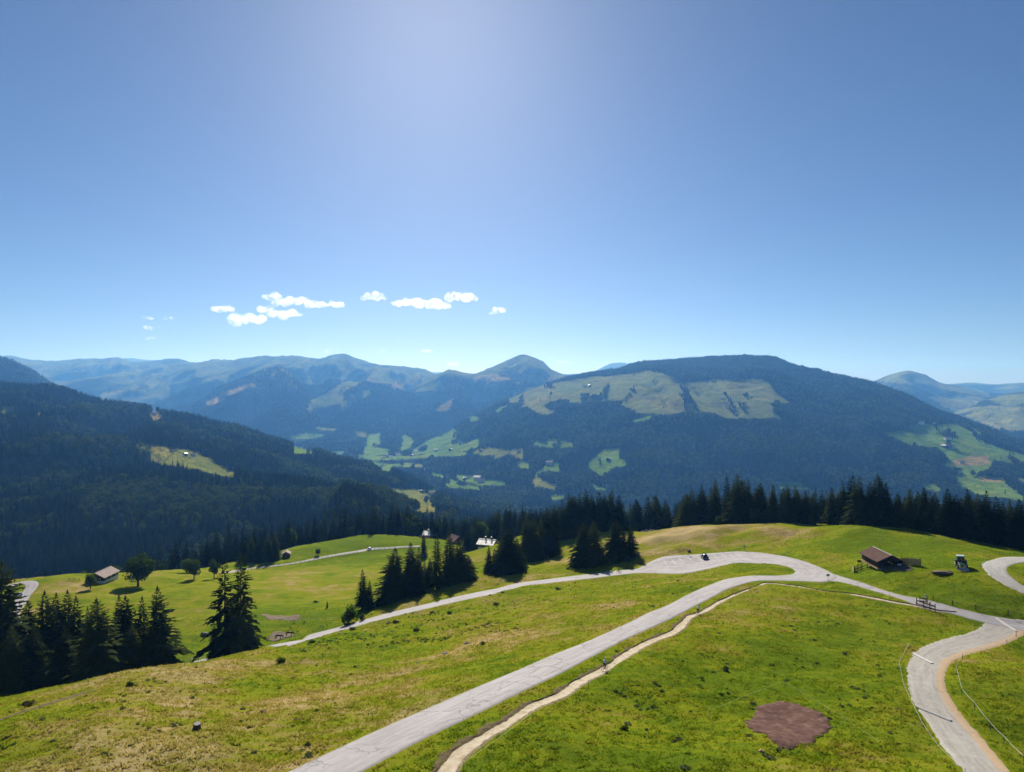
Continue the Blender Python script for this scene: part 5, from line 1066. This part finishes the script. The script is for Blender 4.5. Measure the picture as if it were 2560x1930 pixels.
# ------------------------------------------------------------------ two grazing horses
HORSE = {'rump': ((0, -.75, 1.30), (.27, .30)), 'belly': ((0, -.15, 1.22), (.29, .31)), 'chest': ((0, .55, 1.22), (.26, .30)), 'neck': ((0, .95, 1.10), (.14, .18)), 'poll': ((0, 1.35, .66), (.09, .12)), 'nose': ((0, 1.42, .20), .07), 'tail': ((0, -1.05, 1.22), .05), 'tailend': ((0, -1.15, .60), .06)}
HB = [('rump','belly'),('belly','chest'),('chest','neck'),('neck','poll'),('poll','nose'),('rump','tail'),('tail','tailend')]
for s, n in ((-1, 'l'), (1, 'r')):
    HORSE.update({'fs' + n: ((s * .16, .55, 1.0), .12), 'fk' + n: ((s * .17, .55 + s * .1, .52), .065), 'ff' + n: ((s * .17, .52 + s * .14, .08), .05), 'hs' + n: ((s * .16, -.78, 1.0), .15), 'hk' + n: ((s * .17, -.95 - s * .06, .56), .07), 'hf' + n: ((s * .17, -.88 - s * .1, .08), .05)})
    HB += [('chest', 'fs' + n), ('fs' + n, 'fk' + n), ('fk' + n, 'ff' + n), ('rump', 'hs' + n), ('hs' + n, 'hk' + n), ('hk' + n, 'hf' + n)]
horse0 = skin_body(HORSE, HB, 'belly'); m_horse = simple('chestnut_coat', (0.10, 0.035, 0.016), .6, .3); m_horsed = simple('dark_bay_coat', (0.055, 0.022, 0.013), .6, .3); m_mane = simple('dark_mane', (0.018, 0.012, 0.01), .8, .2)
for px, py, hd, mt, lab in [(697, 1594, math.radians(-84), m_horsed, 'dark bay horse grazing, nearer to the lower road'), (724, 1585, math.radians(-80), m_horse, 'chestnut horse grazing a little above the dark bay one')]:
    p = hit(px, py); o = empty('horse', (p[0], p[1], ground_z(p[0], p[1])), hd, lab, 'horse'); me = horse0.copy(); me.materials.clear(); me.materials.append(mt); link(bpy.data.objects.new('body', me), o)
    MB().loft([[(-.03, .62, 1.54), (.03, .62, 1.54), (.03, .62, 1.40), (-.03, .62, 1.40)], [(-.04, 1.0, 1.32), (.04, 1.0, 1.32), (.04, .96, 1.15), (-.04, .96, 1.15)], [(-.03, 1.38, .84), (.03, 1.38, .84), (.03, 1.33, .72), (-.03, 1.33, .72)]]).build('mane', m_mane, o)
    for s in (-1, 1): MB().tube((s * .06, 1.36, .76), (s * .09, 1.34, .92), .04, .008, 6).build('ear', mt, o)
# ------------------------------------------------------------------ fences, signs, small things
m_post = simple('grey_wood_post', (0.20, 0.16, 0.12), .9, .15); m_wire = simple('white_fence_tape', (0.72, 0.72, 0.66), .6, .3, vary=.05); m_yellow = simple('yellow_fence_tape', (0.62, 0.62, 0.20), .6, .3, vary=.05)
def wire_fence(pts, h, label, wire=m_wire, wr=.012, post=m_post, pr=.05, wires=(.95,), group=None, closed=()):
    P = [hit(*q) if len(q) == 2 else np.array(q[:2]) for q in pts]; P = [Vector((a[0], a[1], ground_z(a[0], a[1]))) for a in P]; o = empty('pasture_fence', P[0], 0, label, 'fence', group)
    for k, a in enumerate(P):
        l = a - P[0]; MB().tube(l + Vector((0, 0, -.4)), l + Vector((R.uniform(-.06, .06), R.uniform(-.06, .06), h)), pr, pr * .9, 6).build('post', post, o)
    for f in wires:
        w = MB()
        for a, b_ in zip(P[:-1], P[1:]):
            a, b_ = a - P[0] + Vector((0, 0, h * f)), b_ - P[0] + Vector((0, 0, h * f)); n = max(2, int((b_ - a).length / 3)); Q = [a.lerp(b_, i / n) - Vector((0, 0, .10 * math.sin(math.pi * i / n))) for i in range(n + 1)]
            w.poly_tube(Q, wr, 4)
        w.build('wire', wire, o)
    return o
wire_fence([(2541,1592),(2518,1612),(2407,1652),(2394,1676),(2392,1690),(2405,1741),(2437,1779),(2476,1822),(2510,1858),(2560,1908)], 1.0, 'tape fence along the outer side of the gravel road', m_wire, .014)
wire_fence([(2273,1622),(2248,1672),(2259,1728),(2301,1818),(2349,1888),(2412,1945)], 1.0, 'thin tape fence along the inner side of the gravel road', m_wire, .011, m_wire, .03)
wire_fence([(1772,1793),(1861,1752),(1959,1717),(2040,1768),(2112,1815),(2200,1870)], .8, 'light electric fence around the bare soil patch', m_yellow, .009, m_wire, .02)
wire_fence([(1160,1925),(1330,1800),(1470,1715),(1600,1640),(1720,1560),(1800,1512),(1960,1470)], .8, 'low electric wire between the road and the dirt trail', m_yellow, .010, m_post, .03)
wire_fence([(700,1560),(735,1557),(756,1555),(792,1555),(815,1555),(844,1552),(862,1550)], 1.1, 'post and wire fence behind the grazing horses', m_wire, .012, m_post, .055, (.95, .5))
wire_fence([(462,1668),(476,1662),(495,1655),(520,1648)], 1.1, 'short post fence on the meadow under the ragged spruces', m_wire, .012, m_post, .06)
wire_fence([(2333,1503),(2382,1514),(2440,1527),(2520,1540),(2600,1552)], 1.15, 'dark post fence along the far side of the branch road', m_wire, .01, m_brownwood, .09)
wire_fence([(2145,1470),(2163,1480),(2225,1500),(2290,1512)], .8, 'thin posts between the dirt trail and the branch road', m_wire, .008, m_post, .03)
wire_fence([(2465,1405),(2452,1418),(2478,1447),(2520,1475)], .9, 'thin fence posts around the gravel bend', m_wire, .008, m_post, .035)
def rail_fence(pts, h, label, step=3.0):
    P = resample(hits(pts), step); o = empty('rail_fence', (P[0][0], P[0][1], ground_z(*P[0])), 0, label, 'fence'); Q = [Vector((a[0], a[1], ground_z(a[0], a[1]))) - Vector(o.location) for a in P]
    for a in Q: MB().box(a + Vector((0, 0, h / 2)), (.14, .14, h + .4)).build('post', m_post, o)
    for f in (.9, .5): MB().poly_tube([a + Vector((0, 0, h * f)) for a in Q], .06, 5).build('rail', m_post, o)
    return o
rail_fence([(600,1427),(699,1416),(750,1409),(810,1397),(894,1383)], 1.1, 'long wooden rail fence on the near side of the farm road')
rail_fence([(935,1376),(975,1373),(1014,1370),(1050,1369)], 1.1, 'wooden rail fence between the farm road and the houses')
rail_fence([(20,1458),(45,1452),(66,1448),(82,1446)], .9, 'low timber guard rail outside the valley road bend', 2.5)
rail_fence([(172,1453),(198,1453)], 1.0, 'short wooden fence left of the meadow barn', 2.0)
m_barrier = wood_mat('brown_barrier_wood', (0.17, 0.085, 0.05), 4)
def barrier(a, b_, label, n=3):
    p0, p1 = hit(*a), hit(*b_); return board_fence('wooden_barrier', tuple(p0), tuple(p1), 1.25, m_barrier, label, 2, n)
barrier((2292,1513), (2325,1524), 'brown two rail wooden barrier on the near side of the trail crossing'); barrier((2300,1507), (2318,1510), 'shorter brown barrier behind the first one at the trail crossing', 2); barrier((2325,1524), (2338,1528), 'low brown barrier wing pointing along the branch road', 2)
m_signb = simple('blue_grey_sign', (0.22, 0.27, 0.33), .5, .4)
for px, py, hh, sc, lab in [(2070,1453,1.7,1.0,'small dark sign on a post inside the hairpin'), (1720,1388,1.9,1.0,'grey sign post at the back of the lay-by near the bush'), (1861,1377,1.9,1.0,'grey sign post at the back of the lay-by beyond the parked car')]:
    p = hit(px, py); o = empty('road_sign', (p[0], p[1], ground_z(p[0], p[1])), 0, lab, 'sign'); MB().tube((0, 0, -.3), (0, 0, hh), .045, .045, 8).build('post', m_post, o); MB().box((0, -.06, hh - .2), (.75, .05, .5)).build('panel', m_signb, o)
m_drain = simple('bleached_drain_beam', (0.62, 0.60, 0.56), .8, .2, vary=.12)
for a, b_, w, lab in [((2283,1635), (2331,1660), .28, 'pale drain channel across the gravel road at its upper curve'), ((2291,1768), (2378,1804), .26, 'pale drain channel across the gravel road at its lower curve'), ((2489,1545), (2541,1579), .3, 'pale drain channel across the road junction')]:
    p0, p1 = hit(*a), hit(*b_); d = p1 - p0; L = np.hypot(*d); nrm = np.array([-d[1], d[0]]) / L * w / 2; z = lambda q: float(near_h(q[0], q[1])) + ROADZ
    o = empty('drain_channel', (p0[0], p0[1], z(p0)), 0, lab, 'drain'); N = 8
    for s, nm in ((1, 'side_beam'), (-1, 'side_beam')):
        Q = [p0 + d * i / N + nrm * s for i in range(N + 1)]; MB().poly_tube([Vector((q[0] - p0[0], q[1] - p0[1], z(q) - z(p0) + .04)) for q in Q], .10, 6).build(nm, m_drain, o)
    MB().poly_tube([Vector((d[0] * i / N, d[1] * i / N, z(p0 + d * i / N) - z(p0) - .03)) for i in range(N + 1)], .07, 5).build('channel_bed', m_concrete, o)
# painted bays in the lay-by
m_paint = simple('worn_white_paint', (0.62, 0.62, 0.60), .8, .2, vary=.15)
for a, b_ in [((1659,1401),(1668,1413)),((1679,1399),(1690,1411)),((1699,1397),(1711,1409)),((1722,1395),(1734,1406)),((1744,1392),(1756,1403)),((1785,1390),(1798,1399)),((1804,1388),(1818,1396)),((1822,1387),(1836,1394)),((1842,1386),(1856,1393))]:
    p0, p1 = hit(*a), hit(*b_); d = p1 - p0; L = np.hypot(*d); nr = np.array([-d[1], d[0]]) / L * .06; Q = MB(); N = 6
    pts = [(p0 + d * i / N + nr, p0 + d * i / N - nr) for i in range(N + 1)]; zz = lambda q: float(near_h(q[0], q[1])) + ROADZ + .012
    for i in range(N): Q.quad(*[(q[0], q[1], zz(q)) for q in (pts[i][1], pts[i+1][1], pts[i+1][0], pts[i][0])])
    Q.build('marking', m_paint, road)
# bare soil
m_soil = bpy.data.materials.new('red_brown_soil'); t = NT(m_soil); P = t.geo()
col = t.ramp(t.noise(P, .9, 6, .7), [(.3, (0.070, 0.036, 0.028)), (.5, (0.125, 0.064, 0.050)), (.66, (0.19, 0.115, 0.085)), (.74, (0.33, 0.24, 0.16))]); t.bsdf(col, .95, .1, bump=t.noise(P, 4, 6, .75), bump_strength=.9, bump_dist=.15)
m_yard = bpy.data.materials.new('trodden_yard'); t = NT(m_yard); P = t.geo()
col = t.ramp(t.noise(P, .7, 6, .7), [(.3, (0.10, 0.075, 0.05)), (.52, (0.17, 0.125, 0.085)), (.72, (0.24, 0.19, 0.12))]); t.bsdf(col, .95, .1, bump=t.noise(P, 4, 6, .75), bump_strength=.8, bump_dist=.12)
SOILS = []
def soil(name, outline, mat, dz=.04, rag=.35):
    Pn = hits(outline); Pn = resample(np.vstack([Pn, Pn[:1]]), .25)[:-1]; c = Pn.mean(0); n = len(Pn); k = np.arange(n)
    Pn = Pn + (Pn - c) / np.hypot(*(Pn - c).T)[:, None] * ((fbm(Pn[:, 0] / 1.2, Pn[:, 1] / 1.2, 3, 12) + fbm(Pn[:, 0] / .45, Pn[:, 1] / .45, 2, 13) * .7) * rag)[:, None]; rings = [c + (Pn - c) * f for f in (1.02, 1, .85, .7, .5, .3, .12)]
    V = []; 
    for i, r_ in enumerate(rings):
        z = height(r_[:, 0], r_[:, 1]) + dz + fbm(r_[:, 0] / .8, r_[:, 1] / .8, 3, 44) * .04; V.append(np.c_[r_, z - (.25 if i == 0 else 0)])
    ii = np.arange(len(rings) * n).reshape(len(rings), n); q = np.stack([ii[:-1], np.roll(ii[:-1], -1, 1), np.roll(ii[1:], -1, 1), ii[1:]], -1).reshape(-1, 4)
    me = np_mesh(name, np.vstack(V), q, [mat], True); bm = bmesh.new(); bm.from_mesh(me); bm.verts.ensure_lookup_table(); bm.faces.new([bm.verts[i] for i in ii[-1]]); bmesh.ops.recalc_face_normals(bm, faces=bm.faces); bm.to_mesh(me); bm.free()
    nz = np.empty(len(me.polygons) * 3, np.float32); me.polygons.foreach_get('normal', nz)
    if nz[2::3].mean() < 0: me.flip_normals()
    o = bpy.data.objects.new(name, me); link(o); tag(o, kind='structure'); SOILS.append((c, Pn)); return o
soil('soil_patch', crop(1700, 1480, 2.572, [(500,720),(600,708),(700,712),(800,740),(900,790),(950,830),(960,880),(930,930),(870,960),(860,990),(770,1015),(680,1040),(620,1010),(560,960),(450,900),(415,840),(470,790)]), m_soil, .06)
soil('barn_yard', crop(2080, 1330, 5.267, [(450,425),(590,460),(880,450),(960,445),(1060,495),(1020,530),(680,528),(560,480)]), m_yard, .06, .3)
soil('soil_strip', crop(600, 1220, 3.336, [(170,1060),(260,1055),(380,1065),(500,1095),(470,1115),(350,1110),(240,1090)]), m_yard, .05, .5)
soil('trodden_ground', crop(600, 1220, 3.336, [(240,1230),(300,1195),(380,1195),(450,1215),(380,1240),(300,1262),(240,1255)]), m_yard, .05, .5)
# heap of soil beside the tractor, stump, rocks
def lump(name, px, py, size, mat, label, cat, seed, group=None, sub=3):
    p = hit(px, py); bm = bmesh.new(); bmesh.ops.create_icosphere(bm, subdivisions=sub, radius=1)
    for v in bm.verts:
        d = v.co.normalized(); k = 1 + .28 * float(fbm(np.array([d.x * 1.6 + seed]), np.array([d.y * 1.6 + d.z * 1.9]), 3, seed)[0]); v.co = Vector((d.x * size[0] * k, d.y * size[1] * k, d.z * size[2] * k))
    me = bpy.data.meshes.new(name); bm.to_mesh(me); bm.free(); me.materials.append(mat); me.polygons.foreach_set('use_smooth', [sub > 2] * len(me.polygons))
    o = bpy.data.objects.new(name, me); o.location = (p[0], p[1], ground_z(p[0], p[1]) + size[2] * .15); link(o); tag(o, label, cat, group); return o
lump('soil_heap', 2358, 1428, (2.3, 1.6, .42), m_yard, 'low brown heap of soil on the grass between barn and tractor', 'heap', 3)
m_rock = simple('grey_rock', (0.27, 0.26, 0.25), .9, .2, scale=2.0); m_brownrock = simple('brown_earth_clod', (0.12, 0.085, 0.06), .95, .1, scale=2.0)
for k, (px, py, s, mt, lab) in enumerate([(1112,1642,.55,m_rock,'dark grey boulder in the middle of the dry slope'),(1168,1619,.6,m_rock,'pale flat rocks on the dry slope above the boulder'),(1045,1669,.3,m_rock,'small flat stone on the dry slope'),(657,1782,.55,m_brownrock,'jagged brown root stump on the lower dry slope'),(1226,1492,.5,m_brownrock,'rounded earth clod on the verge of the lower road'),(1256,1486,.55,m_brownrock,'larger earth clod on the verge of the lower road bend'),(972,1553,.7,m_brownrock,'brown rooty clod on the verge in front of the grove'),(848,1590,.4,m_rock,'small rock at the verge near the big round bush'),(1904,1886,.3,m_newwood,'pale stone beside the bare soil patch'),(512,1588,1.3,m_rock,'large pale boulder behind the ragged spruces'),(570,1535,.8,m_rock,'grey boulder in the meadow seen through the ragged spruces')]):
    lump('rock', px, py, (s, s * .8, s * .55), mt, lab, 'rock', 20 + k, None, 2)
sh = empty('stone_heap', (*hit(1622, 1325), 0), 0, 'grey heap of field stones at the edge of the wood', 'stone heap'); sh.location.z = ground_z(sh.location.x, sh.location.y)
for k in range(46):
    bm = bmesh.new(); bmesh.ops.create_icosphere(bm, subdivisions=1, radius=R.uniform(.25, .6))
    for v in bm.verts: v.co *= R.uniform(.75, 1.2)
    me = bpy.data.meshes.new('stone'); bm.to_mesh(me); bm.free(); me.materials.append(m_rock); o = bpy.data.objects.new('stone', me); a, r_ = R.random() * 6.28, R.random() ** .5; dx, dy = math.cos(a) * r_ * 4.6, math.sin(a) * r_ * 2.4
    o.location = (dx, dy, ground_z(sh.location.x + dx, sh.location.y + dy) - sh.location.z + R.uniform(0, .9) * (1 - r_)); link(o, sh)
p = hit(492, 1824); st = empty('tree_stump', (p[0], p[1], ground_z(p[0], p[1])), 0, 'grey sawn tree stump on a green patch of the dry slope', 'stump', rot=(.12, .1, 0)); rings = []
for i, (z, r_) in enumerate(((-.3, .62), (.05, .52), (.35, .44), (.78, .42))): rings.append([(r_ * (1 + .08 * math.sin(j * 2.3 + i)) * math.cos(j * .393), r_ * (1 + .08 * math.cos(j * 1.7)) * math.sin(j * .393), z) for j in range(16)])
MB().loft(rings).build('trunk_base', m_barkg, st, False); MB().tube((0, 0, .77), (0, 0, .80), .40, .39, 16).build('cut_face', simple('sawn_wood', (0.40, 0.37, 0.33), .9, .1, scale=6), st)
# ------------------------------------------------------------------ grass tufts over the near pasture
def grass(name, n, ymin, ymax, size, label, seed):
    q = np.random.default_rng(seed); u = q.random(n); Y = ymin + (ymax - ymin) * u ** 1.25; px = q.uniform(-60, 2620, n); X = (px - 1280) / F * Y
    clump = fbm(X / 1.3, Y / 1.3, 2, 71) + fbm(X / 6, Y / 6, 2, 72) * .6
    k = (on_road(X, Y) < .40) & (q.random(n) < np.clip(.45 + clump * .9, .05, 1))
    for c, Pn in SOILS: k &= ~in_poly(X, Y, [tuple(c + (p - c) * .95) for p in Pn])
    X, Y, clump = X[k], Y[k], clump[k]; n = len(X); Z = z_at(X, Y)
    m = Z / Y >= run_at(1280 + F * X / Y, Y * .995) - .006; X, Y, Z, clump = X[m], Y[m], Z[m], clump[m]; n = len(X)
    D = np.clip(np.interp(Y, YS, np.arange(nrow)).astype(int), 0, nrow - 1); Ii = np.clip(((1280 + F * X / Y - PXS[0]) / (PXS[1] - PXS[0])).astype(int), 0, ncol - 1); dry = DRY[D, Ii]
    B = 3; h = (size * (.55 + .7 * q.random(n)) * (1 + .5 * np.clip(clump, -.6, .8)) * (.65 + .6 * dry))[:, None]; w = (size * .30 * (.7 + .8 * q.random((n, B))))
    a = q.uniform(0, 6.28, (n, B)); ln = q.uniform(.2, .75, (n, B)); b = q.uniform(0, 6.28, (n, B)); r = q.uniform(0, size * .45, (n, B))
    cx = X[:, None] + r * np.cos(b); cy_ = Y[:, None] + r * np.sin(b); z0 = Z[:, None] - .03 + 0 * cx
    p0 = np.stack([cx - w * np.sin(a), cy_ + w * np.cos(a), z0], -1); p1 = np.stack([cx + w * np.sin(a), cy_ - w * np.cos(a), z0], -1); p2 = np.stack([cx + ln * h * np.cos(a), cy_ + ln * h * np.sin(a), z0 + h], -1)
    V = np.stack([p0, p1, p2], 2).reshape(-1, 3); me = np_mesh(name, V, np.arange(len(V)).reshape(-1, 3), [m_grass])
    at_ = me.attributes.new('dry', 'FLOAT', 'POINT'); at_.data.foreach_set('value', np.repeat(np.clip(dry + q.normal(0, .10, n), 0, 1), 3 * B).astype(np.float32))
    o = bpy.data.objects.new(name, me); link(o); tag(o, label, 'grass', kind='stuff'); return o
m_grass = bpy.data.materials.new('meadow_grass'); t = NT(m_grass); col, _ = pasture_nodes(t)
d = t.n('BsdfDiffuse'); tr_ = t.n('BsdfTranslucent'); t.l(col, d.inputs[0]); t.l(t.mix(1.0, col, (1.2, 1.25, .7), 'MULTIPLY'), tr_.inputs[0]); mx = t.n('MixShader'); mx.inputs[0].default_value = .55
t.l(d.outputs[0], mx.inputs[1]); t.l(tr_.outputs[0], mx.inputs[2]); t.l(mx.outputs[0], t.out.inputs[0])
grass('grass', 430000, 58, 250, .23, 'short and tall meadow grass over the near slopes', 5)
# ------------------------------------------------------------------ thistles and tall weeds on the rough slope below the lower road
def weeds(n, seed):
    q = np.random.default_rng(seed); P = []
    for px0, px1, r0, r1, k in ((720, 1300, 1500, 1640, .55), (1200, 1800, 1440, 1520, .15), (0, 900, 1640, 1900, .16), (1500, 2250, 1500, 1920, .14)):
        for _ in range(int(n * k)):
            px = q.uniform(px0, px1); f = (px - px0) / (px1 - px0); lo = r0 + (60 * (1 - f) if k == .55 else 0); P.append(hit(px, q.uniform(lo, r1 - (60 * f if k == .55 else 0))))
    P = np.array(P); cl = fbm(P[:, 0] / 7, P[:, 1] / 7, 3, 88); m = (on_road(P[:, 0], P[:, 1]) < .05) & (cl + q.normal(0, .2, len(P)) > .12); P = P[m]; 
    for c, Pn in SOILS: P = P[~in_poly(P[:, 0], P[:, 1], [tuple(p) for p in Pn])]
    h = q.uniform(.10, .26, len(P)); w = q.uniform(.25, .62, len(P))
    return np.c_[P, z_at(P[:, 0], P[:, 1]) - .03], np.c_[w, w * q.uniform(.7, 1.3, len(P)), h]
for v, mt in enumerate((m_leaf_grey, m_weed)):
    V, Fc = broad_crown(1.0, .75, 190 + v, 120, .20, .02, 8); pts, sc = weeds(1500 if v == 0 else 500, 31 + v)
    o = forest('weeds', pts, sc, proto('weed_tuft', V, Fc, mt), ('pale grey thistles scattered over the rough slope', 'dark green weeds scattered over the pasture')[v]); o['category'] = 'weeds'
# ------------------------------------------------------------------ fair weather clouds beyond the haze
def cloud_mat(name, dens, lo, hi, scale):
    m = bpy.data.materials.new(name); t = NT(m); P = t.geo()
    n = t.n('TexNoise', Scale=scale, Detail=7.0, Roughness=.62); t.l(P, n.inputs['Vector'])
    n2 = t.n('TexNoise', Scale=scale * .35, Detail=2.0); t.l(P, n2.inputs['Vector'])
    k = t.math('ADD', t.math('MULTIPLY', n.outputs[0], .7), t.math('MULTIPLY', n2.outputs[0], .3))
    pv = t.n('VolumePrincipled', Anisotropy=.5); pv.inputs['Color'].default_value = (1, 1, 1, 1); t.l(t.math('MULTIPLY', t.fac(k, lo, hi), dens), pv.inputs['Density']); t.l(pv.outputs[0], t.out.inputs['Volume'])
    m.cycles.volume_step_rate = .12; return m
m_cloud = cloud_mat('cumulus', .0032, .44, .62, .0095); m_wisp = cloud_mat('thin_cumulus', .0022, .47, .61, .011)
CY = 24000.0
def cloud(puffs, label, mat=None, group=None):
    """puffs: (px, row, radius px x, radius px y) of the billows"""
    bm = bmesh.new(); s = CY / F; cx = sum(p[0] for p in puffs) / len(puffs); cyy = sum(p[1] for p in puffs) / len(puffs); q = random.Random(int(cx * 7))
    for px, py, rx, ry in puffs:
        for k in range(14):
            ox, oy, oz = q.uniform(-.95, .95) * rx, q.uniform(-.6, .6) * rx, q.uniform(-.25, .8) * ry; f = q.uniform(.32, .70) if k else .85; oz *= 1 - .5 * abs(ox) / rx
            M = Matrix.Translation(((px - cx + ox) * s, oy * s, -(py - cyy - oz) * s)) @ Matrix.Diagonal(((rx * .4 + ry * .6) * f * s, (rx * .4 + ry * .6) * f * s, ry * f * 1.25 * s, 1)); bmesh.ops.create_icosphere(bm, subdivisions=2, radius=1, matrix=M)
    me = bpy.data.meshes.new('cloud'); bm.to_mesh(me); bm.free(); o = bpy.data.objects.new('cloud', me); o.location = ((cx - 1280) / F * CY, CY, -(cyy - 965) / F * CY); C.objects.link(o)
    rm = o.modifiers.new('merge', 'REMESH'); rm.mode = 'VOXEL'; rm.voxel_size = 30.0
    dg = bpy.context.evaluated_depsgraph_get(); dg.update(); ev = bpy.data.meshes.new_from_object(o.evaluated_get(dg)); o.modifiers.clear(); o.data = ev; ev.materials.clear(); ev.materials.append(mat or m_cloud); tag(o, label, 'cloud', group); return o
k8 = lambda *p: [(200 + a / 1.7556, 680 + b / 1.7556, r1 / 1.7556, r2 / 1.7556) for a, b, r1, r2 in p]
cloud(k8((630,165,45,16),(680,195,30,12),(690,215,40,22),(750,212,55,24),(795,205,25,12)), 'low flat white cloud at the left end of the large cloud row')
cloud(k8((850,112,38,18),(900,135,50,20),(960,125,40,18),(1030,145,50,18),(1110,145,45,14),(830,170,40,18),(890,185,55,22),(940,190,30,12)), 'largest white cloud with a trailing flat tail above the far range')
cloud(k8((1290,105,32,20),(1265,115,25,12),(1320,120,22,12)), 'small compact white cloud between the two largest ones')
cloud(k8((1400,140,32,14),(1470,135,50,22),(1540,145,55,24),(1600,155,40,16)), 'wide white cloud with flat base beside the ragged puff'); cloud(k8((1640,110,32,22),(1680,115,40,22),(1720,120,22,12)), 'ragged white puff joined to the end of the wide cloud')
cloud(k8((1840,168,30,13),(1815,182,18,7)), 'small lone white cloud above the central peak')
cloud(k8((300,206,26,8),(385,206,18,9),(305,246,24,9),(350,242,14,6)), 'broken thin wisps of cloud high over the far range', m_wisp); cloud(k8((315,292,24,8)), 'single faint cloud wisp under the broken ones', m_wisp)
cloud(k8((1095,348,15,14)), 'tiny upright puff just above the far ridge', m_wisp); cloud(k8((1325,345,17,10)), 'tiny cloud puff above the dip of the far ridge', m_wisp); cloud(k8((1530,350,30,8)), 'tiny flat cloud streak left of the central peak', m_wisp); cloud(k8((1642,408,26,14)), 'tiny ragged cloud just over the saddle', m_wisp); cloud(k8((2122,398,24,9)), 'tiny flat cloud right of the central peak', m_wisp); cloud(k8((1745,406,14,5)), 'faint speck of cloud touching the peak slope', m_wisp)
# ------------------------------------------------------------------ the haze of a summer noon
_zt, _zb = float(GZ.max()) + 15, float(GZ.min()) - 1
hz = MB().box((0, 9000, (_zt + _zb) / 2), (60000, 23000, _zt - _zb))
m_haze = bpy.data.materials.new('summer_haze'); t = NT(m_haze)
pv = t.n('VolumePrincipled', Density=6.5e-5, Anisotropy=0.35); pv.inputs['Color'].default_value = (0.14, 0.42, 1.0, 1); pv.inputs['Absorption Color'].default_value = (.62, .62, .62, 1)
t.l(pv.outputs[0], t.out.inputs['Volume'])
haze = hz.build('haze', m_haze); tag(haze, 'pale blue summer haze filling the valley air', 'haze', kind='stuff')
